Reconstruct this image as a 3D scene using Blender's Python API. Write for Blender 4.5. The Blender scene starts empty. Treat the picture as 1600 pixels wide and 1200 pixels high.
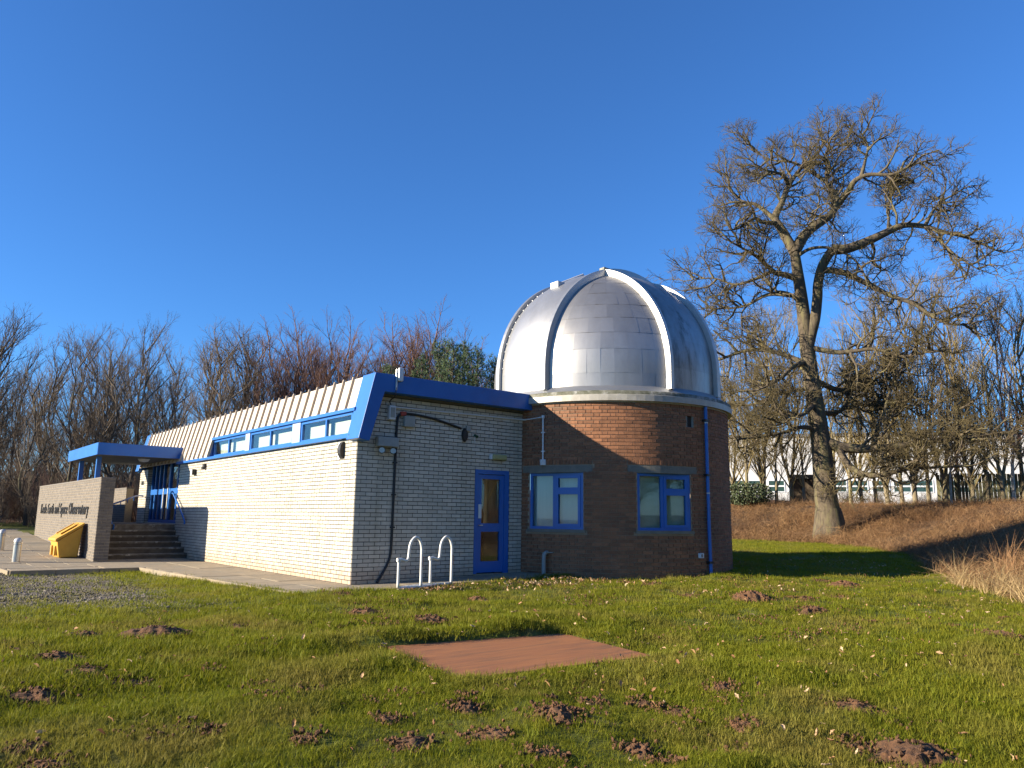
import bpy, bmesh, math, random
import numpy as np
from mathutils import Vector, Matrix
R=math.radians
SC=bpy.context.scene
COL=SC.collection
# ------------------------------------------------------------------ camera
CAM=(-6.615,-12.701,1.213); YAW,PIT,ROL=R(38.90),R(9.926),R(.751)
fw=Vector((math.sin(YAW)*math.cos(PIT),math.cos(YAW)*math.cos(PIT),math.sin(PIT)))
rt=Vector((math.cos(YAW),-math.sin(YAW),0)); up=rt.cross(fw)
r2=rt*math.cos(ROL)+up*math.sin(ROL); u2=-rt*math.sin(ROL)+up*math.cos(ROL)
cd=bpy.data.cameras.new('camera'); cam=bpy.data.objects.new('camera',cd); COL.objects.link(cam)
cd.sensor_width=36; cd.lens=1196.4/1600*36; cd.clip_start=.05; cd.clip_end=3000
cam.matrix_world=Matrix(((r2.x,u2.x,-fw.x,CAM[0]),(r2.y,u2.y,-fw.y,CAM[1]),(r2.z,u2.z,-fw.z,CAM[2]),(0,0,0,1)))
SC.camera=cam
# ------------------------------------------------------------------ light
SUN_AZ,SUN_EL=R(23.0),R(17.5)          # azimuth measured from -X towards +Y
sd=Vector((-math.cos(SUN_AZ)*math.cos(SUN_EL),math.sin(SUN_AZ)*math.cos(SUN_EL),math.sin(SUN_EL)))
sl=bpy.data.lights.new('sun','SUN'); sl.energy=5.0; sl.angle=R(.53); sl.color=(1,.87,.66)
so=bpy.data.objects.new('sun',sl); COL.objects.link(so); so.rotation_euler=sd.to_track_quat('Z','Y').to_euler(); so.location=(-30,20,30)
W=bpy.data.worlds.new('World'); SC.world=W; W.use_nodes=True
wn=W.node_tree.nodes; wl=W.node_tree.links
sky=wn.new('ShaderNodeTexSky'); sky.sky_type='NISHITA'; sky.sun_disc=False
sky.sun_elevation=SUN_EL; sky.sun_rotation=math.atan2(sd.x,sd.y); sky.air_density=1.0; sky.dust_density=0.0; sky.ozone_density=9.5; sky.altitude=150
wl.new(sky.outputs[0],wn['Background'].inputs[0]); wn['Background'].inputs[1].default_value=.090
vs=SC.view_settings; vs.view_transform='Standard'; vs.look='None'; vs.exposure=1.38; vs.gamma=1; vs.use_curve_mapping=False
# ------------------------------------------------------------------ helpers
def tag(o,label=None,cat=None,group=None,kind=None):
    if label: o['label']=label
    if cat: o['category']=cat
    if group: o['group']=group
    if kind: o['kind']=kind
    return o
def empty(name,loc=(0,0,0),rz=0):
    o=bpy.data.objects.new(name,None); COL.objects.link(o); o.location=loc; o.rotation_euler=(0,0,rz); o.empty_display_size=.2; return o
def link(name,me,parent=None,loc=None,mat=None):
    o=bpy.data.objects.new(name,me); COL.objects.link(o)
    if parent is not None: o.parent=parent
    if loc is not None: o.location=loc
    if mat is not None and not me.materials: me.materials.append(mat)
    return o
def meshdata(name,v,f,mat=None,smooth=False,rnd=None):
    me=bpy.data.meshes.new(name); me.from_pydata([tuple(a) for a in v],[],[tuple(a) for a in f])
    if mat: me.materials.append(mat)
    if smooth: me.polygons.foreach_set('use_smooth',[True]*len(me.polygons))
    if rnd is not None:
        a=me.attributes.new('rnd','FLOAT','FACE'); a.data.foreach_set('value',rnd)
    me.update(); return me
class MB:
    def __init__(s): s.v=[];s.f=[];s.r=[]
    def add(s,v,f,r=0.):
        b=len(s.v); s.v+= [tuple(a) for a in v]; s.f+=[tuple(b+i for i in a) for a in f]; s.r+=[r]*len(f); return s
    def box(s,a,b,r=0.):
        (x0,y0,z0),(x1,y1,z1)=a,b
        v=[(x0,y0,z0),(x1,y0,z0),(x1,y1,z0),(x0,y1,z0),(x0,y0,z1),(x1,y0,z1),(x1,y1,z1),(x0,y1,z1)]
        return s.add(v,[(0,3,2,1),(4,5,6,7),(0,1,5,4),(1,2,6,5),(2,3,7,6),(3,0,4,7)],r)
    def obox(s,c,ax,ay,az,r=0.):       # centre and three half-axis vectors
        c,ax,ay,az=map(Vector,(c,ax,ay,az)); v=[]
        for sz in(-1,1):
            for sx,sy in((-1,-1),(1,-1),(1,1),(-1,1)): v.append(c+ax*sx+ay*sy+az*sz)
        return s.add(v,[(0,3,2,1),(4,5,6,7),(0,1,5,4),(1,2,6,5),(2,3,7,6),(3,0,4,7)],r)
    def prism(s,poly,ext,r=0.):        # polygon (3d pts) extruded along ext
        n=len(poly); ext=Vector(ext); v=[Vector(p) for p in poly]; v+= [p+ext for p in v[:n]]
        return s.add(v,[tuple(range(n))[::-1],tuple(range(n,2*n))]+[(i,(i+1)%n,n+(i+1)%n,n+i) for i in range(n)],r)
    def tube(s,pts,rad,n=10,cap=True):
        pts=[Vector(p) for p in pts]; m=len(pts); rads=rad if isinstance(rad,(list,tuple)) else [rad]*m
        v=[];nrm=None
        for i,p in enumerate(pts):
            t=(pts[min(i+1,m-1)]-pts[max(i-1,0)]).normalized()
            if nrm is None: nrm=t.orthogonal().normalized()
            else: nrm=(nrm-t*nrm.dot(t)).normalized()
            b=t.cross(nrm)
            for k in range(n):
                a=2*math.pi*k/n; v.append(p+(nrm*math.cos(a)+b*math.sin(a))*rads[i])
        f=[(i*n+k,i*n+(k+1)%n,(i+1)*n+(k+1)%n,(i+1)*n+k) for i in range(m-1) for k in range(n)]
        if cap: f+=[tuple(range(n))[::-1],tuple((m-1)*n+k for k in range(n))]
        return s.add(v,f)
    def lathe(s,prof,n=24,c=(0,0),a0=0,a1=2*math.pi):
        full=abs(a1-a0-2*math.pi)<1e-6; k=n if full else n+1; v=[]
        for i in range(k):
            a=a0+(a1-a0)*i/n
            for (rr,z) in prof: v.append((c[0]+rr*math.cos(a),c[1]+rr*math.sin(a),z))
        m=len(prof); f=[]
        for i in range(n):
            j=(i+1)%k
            for q in range(m-1): f.append((i*m+q,j*m+q,j*m+q+1,i*m+q+1))
        return s.add(v,f)
    def build(s,name,mat,parent=None,smooth=False,loc=None,bevel=0,kind=None,autosmooth=None):
        me=meshdata(name,s.v,s.f,mat,smooth,s.r)
        o=link(name,me,parent,loc)
        if bevel: m=o.modifiers.new('bevel','BEVEL'); m.width=bevel; m.segments=2; m.limit_method='ANGLE'
        if kind: o['kind']=kind
        return o
def bez(pts,n=8):     # catmull-rom smoothing
    P=[Vector(p) for p in pts]; out=[]
    for i in range(len(P)-1):
        a,b,c,d=P[max(i-1,0)],P[i],P[i+1],P[min(i+2,len(P)-1)]
        for k in range(n):
            t=k/n; out.append(.5*((2*b)+(c-a)*t+(2*a-5*b+4*c-d)*t*t+(3*b-a-3*c+d)*t**3))
    return out+[P[-1]]
# ------------------------------------------------------------------ materials
MAT={}
def mat(name,col,rough=.7,metal=0.,col2=None,scale=6.,detail=6,bump=0.,bscale=None,vary=0.,spec=.5,coat=0.,col3=None,s3=.6,c3=(.5,.65),trans=0.,stretch=None,base=None):
    m=bpy.data.materials.new(name); m.use_nodes=True; MAT[name]=m
    nt=m.node_tree; N=nt.nodes; L=nt.links; B=N['Principled BSDF']
    B.inputs['Roughness'].default_value=rough; B.inputs['Metallic'].default_value=metal; B.inputs['Specular IOR Level'].default_value=spec
    B.inputs['Coat Weight'].default_value=coat
    if trans: B.inputs['Transmission Weight'].default_value=trans
    tc=N.new('ShaderNodeNewGeometry'); pos=tc.outputs['Position']
    if stretch:
        mp=N.new('ShaderNodeMapping'); mp.inputs['Scale'].default_value=stretch; L.new(pos,mp.inputs[0]); pos=mp.outputs[0]
    cur=None
    rgb=N.new('ShaderNodeRGB'); rgb.outputs[0].default_value=(*col,1); cur=rgb.outputs[0]
    def mix(a,bcol,fac,bsock=None):
        x=N.new('ShaderNodeMix'); x.data_type='RGBA'; L.new(fac,x.inputs[0]); L.new(a,x.inputs[6])
        if bsock is not None: L.new(bsock,x.inputs[7])
        else: x.inputs[7].default_value=(*bcol,1)
        return x.outputs[2]
    def noise(sc,det=6,rg=.6):
        n=N.new('ShaderNodeTexNoise'); n.inputs['Scale'].default_value=sc; n.inputs['Detail'].default_value=det; n.inputs['Roughness'].default_value=rg; L.new(pos,n.inputs['Vector']); return n
    def ramp(s,a,b):
        r=N.new('ShaderNodeMapRange'); r.inputs[1].default_value=a; r.inputs[2].default_value=b; L.new(s,r.inputs[0]); return r.outputs[0]
    if col2: cur=mix(cur,col2,ramp(noise(scale,detail).outputs[0],.35,.65))
    if col3: cur=mix(cur,col3,ramp(noise(s3,8,.7).outputs[0],c3[0],c3[1]))
    if base:       # rain streaks
        mp2=N.new('ShaderNodeMapping'); mp2.inputs['Scale'].default_value=(3.5,3.5,.22); L.new(tc.outputs['Position'],mp2.inputs[0]); n2=N.new('ShaderNodeTexNoise'); n2.inputs['Scale'].default_value=1.0; n2.inputs['Detail'].default_value=6; L.new(mp2.outputs[0],n2.inputs['Vector'])
        r2_=N.new('ShaderNodeMapRange'); r2_.inputs[1].default_value=.52; r2_.inputs[2].default_value=.78; r2_.inputs[4].default_value=.55; L.new(n2.outputs[0],r2_.inputs[0]); cur=mix(cur,(.34,.31,.23),r2_.outputs[0])
    if base:       # splash-back dirt on the lowest courses
        sx_=N.new('ShaderNodeSeparateXYZ'); L.new(tc.outputs['Position'],sx_.inputs[0]); nz=noise(4).outputs[0]
        ma=N.new('ShaderNodeMath'); ma.operation='MULTIPLY_ADD'; L.new(nz,ma.inputs[0]); ma.inputs[1].default_value=-.5; L.new(sx_.outputs[2],ma.inputs[2])
        rg=N.new('ShaderNodeMapRange'); rg.inputs[1].default_value=.12; rg.inputs[2].default_value=-.25; rg.inputs[4].default_value=.75; L.new(ma.outputs[0],rg.inputs[0]); cur=mix(cur,base,rg.outputs[0])
    if vary:
        at=N.new('ShaderNodeAttribute'); at.attribute_name='rnd'; oi=N.new('ShaderNodeObjectInfo')
        ad=N.new('ShaderNodeMath'); ad.operation='ADD'; L.new(at.outputs['Fac'],ad.inputs[0]); L.new(oi.outputs['Random'],ad.inputs[1])
        fr=N.new('ShaderNodeMath'); fr.operation='FRACT'; L.new(ad.outputs[0],fr.inputs[0])
        mr=N.new('ShaderNodeMapRange'); mr.inputs[3].default_value=1-vary; mr.inputs[4].default_value=1+vary; L.new(fr.outputs[0],mr.inputs[0])
        hs=N.new('ShaderNodeHueSaturation'); L.new(mr.outputs[0],hs.inputs['Value']); L.new(cur,hs.inputs['Color']); cur=hs.outputs[0]
    L.new(cur,B.inputs['Base Color'])
    if bump:
        bn=N.new('ShaderNodeBump'); bn.inputs['Strength'].default_value=bump; bn.inputs['Distance'].default_value=.02
        L.new(noise(bscale or scale*4,8,.7).outputs[0],bn.inputs['Height']); L.new(bn.outputs[0],B.inputs['Normal'])
    m['bsdf']=1
    return m
mat('white_brick',(.52,.485,.41),.45,col2=(.47,.435,.36),scale=9,vary=.12,bump=.12,bscale=60,col3=(.42,.37,.29),s3=1.1,c3=(.56,.85),base=(.40,.27,.17))
mat('black_mortar',(.03,.03,.032),.9)
mat('grey_mortar',(.36,.29,.21),.95,col2=(.26,.21,.16),scale=20)
mat('red_brick',(.265,.118,.058),.85,col2=(.21,.092,.046),scale=14,vary=.22,bump=.35,bscale=90,col3=(.125,.072,.048),s3=.9,c3=(.5,.72))
mat('grey_brick',(.155,.135,.115),.8,col2=(.125,.11,.095),scale=10,vary=.12,bump=.25,bscale=80)
mat('blue_paint',(.005,.105,.40),.42,col2=(.008,.12,.43),scale=3,bump=.04,bscale=30,coat=.1,col3=(.03,.09,.28),s3=2.2,c3=(.55,.8))
mat('pale_blue_paint',(.30,.42,.64),.5)
mat('cream_sheet',(.58,.53,.46),.5,col2=(.53,.48,.41),scale=5,col3=(.40,.34,.28),s3=2.5,c3=(.58,.8),stretch=(1,3,.6))
mat('cream_rib',(.42,.34,.26),.6,col2=(.35,.28,.21),scale=8)
mat('concrete',(.29,.232,.16),.92,col2=(.23,.185,.125),scale=5,bump=.3,bscale=45,col3=(.19,.175,.14),s3=1.3,c3=(.48,.7),vary=.08)
mat('lintel_concrete',(.20,.19,.16),.95,col2=(.14,.135,.115),scale=7,bump=.3,bscale=40)
mat('dark_step',(.07,.055,.042),.95,col2=(.11,.09,.065),scale=5,bump=.4,bscale=30)
mat('step_stone',(.20,.175,.14),.92,col2=(.10,.08,.06),scale=6,bump=.4,bscale=30,col3=(.36,.33,.28),s3=3.5,c3=(.55,.62))
mat('roof_felt',(.10,.10,.10),.95,col2=(.14,.14,.13),scale=3,bump=.2)
mat('aluminium',(.42,.41,.39),.46,.86,col2=(.37,.36,.345),scale=3,vary=.05,bump=.05,bscale=5,col3=(.31,.31,.30),s3=.9,c3=(.52,.8),stretch=(1,1,.5))
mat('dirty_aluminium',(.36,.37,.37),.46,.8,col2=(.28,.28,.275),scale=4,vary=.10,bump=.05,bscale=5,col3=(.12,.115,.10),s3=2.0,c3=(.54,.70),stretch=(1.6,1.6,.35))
mat('white_metal',(.58,.57,.55),.42,.3,col2=(.52,.51,.49),scale=7,col3=(.5,.49,.46),s3=3,c3=(.6,.8))
mat('shutter_metal',(.50,.50,.49),.42,.85,col2=(.46,.46,.45),scale=3,bump=.04,bscale=4,col3=(.40,.40,.39),s3=1.5,c3=(.55,.8),stretch=(1,1,.4))
mat('grey_metal',(.38,.39,.40),.42,.8,col2=(.40,.41,.42),scale=5)
mat('mossy_metal',(.17,.165,.13),.8,.1,col2=(.08,.085,.055),scale=9,col3=(.34,.34,.32),s3=4,c3=(.5,.65),bump=.2)
mat('rim_paint',(.42,.40,.36),.5,.1,col2=(.34,.32,.28),scale=6,col3=(.22,.21,.17),s3=2.5,c3=(.52,.75))
mat('rust',(.13,.055,.03),.9)
mat('white_tube',(.66,.66,.64),.35,coat=.2,col2=(.62,.62,.60),scale=12)
mat('orange_sticker',(.42,.10,.03),.6)
mat('black_plastic',(.012,.012,.014),.5)
mat('grey_plastic',(.30,.31,.29),.5,col2=(.26,.27,.25),scale=9)
mat('white_plastic',(.62,.65,.68),.4)
mat('olive_plastic',(.36,.35,.16),.45)
mat('red_plastic',(.35,.04,.02),.5)
mat('green_plastic',(.01,.06,.03),.5)
mat('lamp_glass',(.55,.55,.45),.1,spec=.8)
mat('yellow_plastic',(.58,.33,.045),.5,col2=(.52,.29,.04),scale=6,bump=.05)
mat('steel',(.55,.55,.54),.3,.9)
mat('red_board',(.35,.14,.048),.75,col2=(.28,.108,.042),scale=3,stretch=(.6,7,1),bump=.2,bscale=30,col3=(.14,.075,.04),s3=2.2,c3=(.48,.72))
mat('soil',(.165,.078,.033),.97,col2=(.085,.042,.020),scale=25,bump=.8,bscale=70,vary=.2)
mat('blind',(.80,.76,.62),.8,col2=(.76,.72,.58),scale=4)
mat('curtain_blue',(.42,.54,.58),.8,col2=(.37,.49,.54),scale=3,stretch=(6,6,.4))
mat('curtain_green',(.42,.48,.38),.85,col2=(.35,.41,.31),scale=7)
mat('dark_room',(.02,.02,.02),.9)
mat('warehouse_white',(.60,.60,.60),.6,col2=(.56,.56,.57),scale=.4)
mat('teal_glass',(.03,.065,.06),.2,spec=.8)
mat('shed_wood',(.09,.065,.045),.9,col2=(.06,.045,.03),scale=6)
mat('fence_wood',(.14,.13,.07),.9,col2=(.09,.085,.05),scale=5,vary=.2)
mat('oak_bark',(.125,.098,.066),.95,col2=(.06,.047,.033),scale=5,stretch=(2.2,2.2,.5),bump=1.,bscale=16,col3=(.15,.135,.06),s3=1.4,c3=(.48,.66))
mat('oak_twig',(.075,.055,.028),.9,col2=(.11,.088,.034),scale=1.6,vary=.0)
mat('dark_bark',(.115,.09,.066),.95,col2=(.07,.056,.042),scale=6,stretch=(2,2,.5),bump=.6,bscale=20,col3=(.13,.125,.06),s3=1.2,c3=(.5,.65))
mat('dark_twig',(.10,.075,.055),.9,col2=(.125,.095,.065),scale=1.2)
mat('red_twig',(.17,.088,.062),.9,col2=(.13,.075,.055),scale=1.0)
mat('pale_bark',(.24,.20,.13),.95,col2=(.15,.12,.08),scale=6,stretch=(2,2,.5),bump=.6,bscale=20,col3=(.20,.18,.08),s3=1.2,c3=(.5,.65))
mat('birch_bark',(.50,.46,.38),.85,col2=(.30,.27,.21),scale=5,stretch=(1,1,2.5),col3=(.08,.07,.06),s3=4,c3=(.58,.66))
mat('olive_twig',(.24,.19,.08),.9,col2=(.16,.12,.055),scale=1.2)
mat('pine_needle',(.045,.085,.03),.75,col2=(.065,.10,.035),scale=1.5)
mat('bush_leaf',(.04,.06,.022),.7,col2=(.055,.07,.03),scale=2)
def leafmat(name,c1,c2,rough=.7,sss=.0,world=None,transl=.35):
    m=bpy.data.materials.new(name); m.use_nodes=True; MAT[name]=m; nt=m.node_tree; N=nt.nodes; L=nt.links; B=N['Principled BSDF']
    oi=N.new('ShaderNodeObjectInfo'); cr=N.new('ShaderNodeMix'); cr.data_type='RGBA'; cr.inputs[6].default_value=(*c1,1); cr.inputs[7].default_value=(*c2,1); L.new(oi.outputs['Random'],cr.inputs[0])
    cur=cr.outputs[2]
    if world:
        g=N.new('ShaderNodeNewGeometry'); n=N.new('ShaderNodeTexNoise'); n.inputs['Scale'].default_value=world[0]; n.inputs['Detail'].default_value=5; L.new(oi.outputs['Location'],n.inputs['Vector'])
        r=N.new('ShaderNodeMapRange'); r.inputs[1].default_value=world[1]; r.inputs[2].default_value=world[2]; L.new(n.outputs[0],r.inputs[0])
        x=N.new('ShaderNodeMix'); x.data_type='RGBA'; L.new(r.outputs[0],x.inputs[0]); L.new(cur,x.inputs[6]); x.inputs[7].default_value=(*world[3],1); cur=x.outputs[2]
    L.new(cur,B.inputs['Base Color']); B.inputs['Roughness'].default_value=rough; B.inputs['Specular IOR Level'].default_value=.3
    if transl:
        t=N.new('ShaderNodeBsdfTranslucent'); L.new(cur,t.inputs[0]); ms=N.new('ShaderNodeMixShader'); ms.inputs[0].default_value=transl
        L.new(B.outputs[0],ms.inputs[1]); L.new(t.outputs[0],ms.inputs[2]); L.new(ms.outputs[0],N['Material Output'].inputs[0])
    return m
leafmat('grass_blade',(.14,.175,.008),(.235,.225,.013),world=(.9,.48,.70,(.25,.215,.04)),transl=.45)
leafmat('dry_grass',(.34,.21,.10),(.17,.085,.04),transl=.2,world=(.35,.48,.68,(.13,.07,.036)))
leafmat('straw',(.50,.37,.19),(.40,.28,.13),transl=.25)
leafmat('dead_leaf',(.40,.24,.12),(.22,.10,.045),transl=.15)
leafmat('pale_leaf',(.55,.42,.28),(.36,.21,.10),transl=.15)
# glass that shows what is behind it
gm=bpy.data.materials.new('window_glass'); gm.use_nodes=True; MAT['window_glass']=gm; N=gm.node_tree.nodes; L=gm.node_tree.links; N.remove(N['Principled BSDF'])
tr=N.new('ShaderNodeBsdfTransparent'); gl=N.new('ShaderNodeBsdfGlossy'); gl.inputs['Roughness'].default_value=.02; lwt=N.new('ShaderNodeLayerWeight'); lwt.inputs[0].default_value=.5; pw_=N.new('ShaderNodeMath'); pw_.operation='POWER'; pw_.inputs[1].default_value=3.6; L.new(lwt.outputs['Facing'],pw_.inputs[0]); fr=N.new('ShaderNodeMapRange'); fr.inputs[3].default_value=.045; fr.inputs[4].default_value=.9; L.new(pw_.outputs[0],fr.inputs[0]); ms=N.new('ShaderNodeMixShader')
tr.inputs[0].default_value=(.86,.9,.88,1)
L.new(fr.outputs[0],ms.inputs[0]); L.new(tr.outputs[0],ms.inputs[1]); L.new(gl.outputs[0],ms.inputs[2]); L.new(ms.outputs[0],N['Material Output'].inputs[0])
# ground: lawn soil, gravel and leaf litter by place
def groundmat():
    m=bpy.data.materials.new('ground'); m.use_nodes=True; nt=m.node_tree; N=nt.nodes; L=nt.links; B=N['Principled BSDF']; B.inputs['Roughness'].default_value=.95; B.inputs['Specular IOR Level'].default_value=.2
    g=N.new('ShaderNodeNewGeometry')
    def noise(sc,d=8,r=.65):
        n=N.new('ShaderNodeTexNoise'); n.inputs['Scale'].default_value=sc; n.inputs['Detail'].default_value=d; n.inputs['Roughness'].default_value=r; L.new(g.outputs['Position'],n.inputs['Vector']); return n.outputs[0]
    def rng(s,a,b):
        r=N.new('ShaderNodeMapRange'); r.inputs[1].default_value=a; r.inputs[2].default_value=b; L.new(s,r.inputs[0]); return r.outputs[0]
    def mix(a,b,f):
        x=N.new('ShaderNodeMix'); x.data_type='RGBA'
        for s,i in((a,6),(b,7)):
            if isinstance(s,tuple): x.inputs[i].default_value=(*s,1)
            else: L.new(s,x.inputs[i])
        L.new(f,x.inputs[0]); return x.outputs[2]
    grass=mix((.095,.12,.020),(.12,.115,.032),rng(noise(1.2),.4,.65)); grass=mix(grass,(.085,.055,.03),rng(noise(5),.55,.72))
    gravel=mix((.20,.175,.145),(.09,.075,.06),rng(noise(38,3),.42,.6)); gravel=mix(gravel,(.12,.115,.035),rng(noise(1.5),.5,.62))
    litter=mix((.105,.065,.038),(.06,.04,.026),rng(noise(2.5),.4,.65))
    at=N.new('ShaderNodeAttribute'); at.attribute_name='zone'; sp=N.new('ShaderNodeSeparateXYZ'); L.new(at.outputs['Vector'],sp.inputs[0])
    def edge(s):
        ad=N.new('ShaderNodeMath'); ad.operation='MULTIPLY_ADD'; L.new(noise(2.2),ad.inputs[0]); ad.inputs[1].default_value=.9; ad.inputs[2].default_value=-.45
        a2=N.new('ShaderNodeMath'); a2.operation='ADD'; L.new(s,a2.inputs[0]); L.new(ad.outputs[0],a2.inputs[1]); return rng(a2.outputs[0],.38,.62)
    c=mix(grass,gravel,edge(sp.outputs[0])); c=mix(c,litter,edge(sp.outputs[1])); L.new(c,B.inputs['Base Color'])
    b=N.new('ShaderNodeBump'); b.inputs['Strength'].default_value=.8; b.inputs['Distance'].default_value=.03; L.new(noise(45,5),b.inputs['Height']); L.new(b.outputs[0],B.inputs['Normal'])
    return m
# ------------------------------------------------------------------ terrain
FOOT=np.array([(16,34),(20,20),(22.5,10),(23.0,6.5),(22.2,3.0),(19.8,.15),(16.5,-2.7),(12.5,-5.0),(9.6,-6.8),(8.0,-8.6),(7.2,-11),(7.0,-20),(7,-60)],float)
def sstep(a,b,x):
    t=np.clip((x-a)/(b-a),0,1); return t*t*(3-2*t)
def bankdist(x,y):
    x=np.asarray(x,float);y=np.asarray(y,float); best=np.full(x.shape,1e9); sg=np.zeros(x.shape)
    for (ax,ay),(bx,by) in zip(FOOT[:-1],FOOT[1:]):
        dx,dy=bx-ax,by-ay; t=np.clip(((x-ax)*dx+(y-ay)*dy)/(dx*dx+dy*dy),0,1)
        d=np.hypot(x-ax-t*dx,y-ay-t*dy); s=np.sign((x-ax)*(-dy)+(y-ay)*dx); m=d<best; best=np.where(m,d,best); sg=np.where(m,s,sg)
    return best*sg
def hgt(x,y):
    x=np.asarray(x,float);y=np.asarray(y,float)
    h=-.033*np.clip(-1.0-y,0,16)
    h=h+.02*np.clip(x,0,14)*sstep(0,3,x)+.012*np.clip(x-14,0,14)
    h=h-.09*sstep(-1.2,-2.2,x)*sstep(-4,-1,y)*(1-sstep(6,9,y))
    h=h+.041*np.clip(y-9,0,70)*(1-sstep(6,12,x)*(1-sstep(18,30,y)))
    b=bankdist(x,y)
    return h+1.58*(.62+.38*sstep(9,18,x))*sstep(-.3,7.5,b)+.01*np.clip(b-7,0,60)
def H(x,y): return float(hgt(x,y))
BOARD=[(-2.27,-5.22),(.02,-5.54),(-.05,-7.02),(-2.46,-6.84)]
def inpoly(x,y,P):
    x=np.asarray(x,float); ins=np.zeros(x.shape,bool); n=len(P)
    for i in range(n):
        (ax,ay),(bx,by)=P[i],P[(i+1)%n]
        c=((ay>y)!=(by>y))&(x<(bx-ax)*(y-ay)/(by-ay+1e-12)+ax); ins^=c
    return ins
PATHPOLY=[(-1.4,-1.15),(4.6,-.95),(4.6,.5),(.3,.5),(.3,16),(-12,24),(-9,24),(-4.5,6.3),(-1.95,6.3)]
PAVE=[(-1.35,-1.1),(4.5,-.9),(4.5,.5),(.2,.5),(.2,15.5),(-2.3,19.5),(-3.4,22),(-5.6,22),(-5.2,12),(-4.4,6.35),(-1.9,6.35)]
def axis(segs):
    o=[]
    for a,b,s in segs: o+=list(np.arange(a,b,s))
    return np.array(o+[segs[-1][1]])
gx=axis([(-500,-60,40),(-60,-20,4),(-20,-9,.8),(-9,12,.14),(12,32,.5),(32,70,2.5),(70,500,40)])
gy=axis([(-300,-40,40),(-40,-14,2),(-14,-.8,.14),(-.8,12,.25),(12,30,.7),(30,80,2.5),(80,700,45)])
GX,GY=np.meshgrid(gx,gy); GZ=hgt(GX,GY)
rng=np.random.default_rng(5)
def vnoise(x,y,s,seed):
    x=x/s;y=y/s;i=np.floor(x).astype(int);j=np.floor(y).astype(int);u=x-i;v=y-j;u=u*u*(3-2*u);v=v*v*(3-2*v)
    def hsh(a,b): n=(a*374761393+b*668265263+seed*974634777)&0x7fffffff; n=((n^(n>>13))*1274126177)&0x7fffffff; return (n&0xffff)/65535.
    return (hsh(i,j)*(1-u)+hsh(i+1,j)*u)*(1-v)+(hsh(i,j+1)*(1-u)+hsh(i+1,j+1)*u)*v-.5
def lip(x,y):
    ax,ay,bx,by=-2.45,-5.10,.05,-5.44; dx,dy=bx-ax,by-ay; t=((x-ax)*dx+(y-ay)*dy)/(dx*dx+dy*dy); d=(x-ax-t*dx)*(-dy)+(y-ay-t*dy)*dx; d=d/math.hypot(dx,dy)
    return .10*np.exp(-((d-.12)/.20)**2)*sstep(-.08,.05,t)*(1-sstep(.75,1.0,t))
def rough(x,y): return lip(x,y)+.09*vnoise(x,y,1.7,1)+.075*vnoise(x,y,.6,2)+.045*vnoise(x,y,.28,3)
pave=inpoly(GX,GY,PAVE); brd=inpoly(GX,GY,BOARD)
bd=np.minimum(1,np.hypot((GX+1.2)/1.6,(GY+6.2)/1.3))
amp=np.where(GY>-.9,.35,1.)
GZ=GZ+rough(GX,GY)*amp*(~pave)
GZ=np.where(pave,GZ-.14,GZ); GZ=np.where(brd,hgt(GX,GY)-.10,GZ)
nx,ny=len(gx),len(gy)
idx=np.arange(nx*ny).reshape(ny,nx); q=np.stack([idx[:-1,:-1],idx[:-1,1:],idx[1:,1:],idx[1:,:-1]],-1).reshape(-1,4)
me=bpy.data.meshes.new('ground'); me.from_pydata(np.stack([GX,GY,GZ],-1).reshape(-1,3).tolist(),[],q.tolist())
def zones(x,y):
    grav=.8*sstep(-1.7,-3.6,x)*sstep(-1.5,1.0,y+.25*x+1.2)*(1-sstep(8,9.5,y)*sstep(-30,-12,x))
    b=bankdist(x,y); lit=np.maximum(sstep(-.6,.5,b),sstep(24,30,y+.15*x)); return grav*(1-lit),lit
z0,z1=zones(GX,GY)
a=me.attributes.new('zone','FLOAT_VECTOR','POINT'); a.data.foreach_set('vector',np.stack([z0,z1,z0*0],-1).reshape(-1))
me.polygons.foreach_set('use_smooth',[True]*len(me.polygons)); me.materials.append(groundmat()); ground=link('ground',me); ground['kind']='structure'
# ------------------------------------------------------------------ paving
def slabs(name,rows,mname='concrete'):
    p=empty(name); p['kind']='structure'
    for (c,ux,uy,hx,hy,z) in rows:
        ux=Vector(ux);uy=Vector(uy)
        m=MB().obox((0,0,0),ux*(hx-.006),uy*(hy-.006),Vector((0,0,.06)))
        m.build('slab',MAT[mname],p,loc=(c[0],c[1],z-.06),bevel=.006)
    return p
rows=[]; rr=random.Random(3)
def pz(x,y): return .026*max(0,x) if y<1 else max(.0,.041*(y-9)) if x<-.3 else 0
# strip beside the long wall
ey=[-1.1+.83*i for i in range(10)]
for y0,y1 in zip(ey[:-1],ey[1:]):
    xo=-1.36-.072*(y0+1.1); w=(-.0-xo)
    for k in range(2):
        cx=xo+w*(k+.5)/2; rows.append(((cx,(y0+y1)/2),(1,0,0),(0,1,0),w/4,(y1-y0)/2,rr.uniform(-.004,.004)))
for i in range(6):      # strip before the end wall
    x0=0.0+.74*i; rows.append(((x0+.37,-.50),(1,0,.026),(0,1,0),.37,.50,.026*(x0+.37)+rr.uniform(-.003,.003)))
tx=0
for y in np.arange(6.36,22,.9):     # forecourt beside the sign wall, rising gently
    xl=-4.4-.11*(y-6.36); xr=-.02 if y<9.5 else -2.42
    if y>19: xr=-2.42
    n=int((xr-xl)/.9)+1; w=(xr-xl)/n
    for k in range(n):
        yy=y+.45; rows.append(((xl+w*(k+.5),yy),(1,0,0),(0,1,.041 if yy>9 else 0),w/2,.45,max(0,.041*(yy-9))+rr.uniform(-.004,.004)))
slabs('paving',rows)
kb=empty('path_kerb'); kb['kind']='structure'
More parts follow.
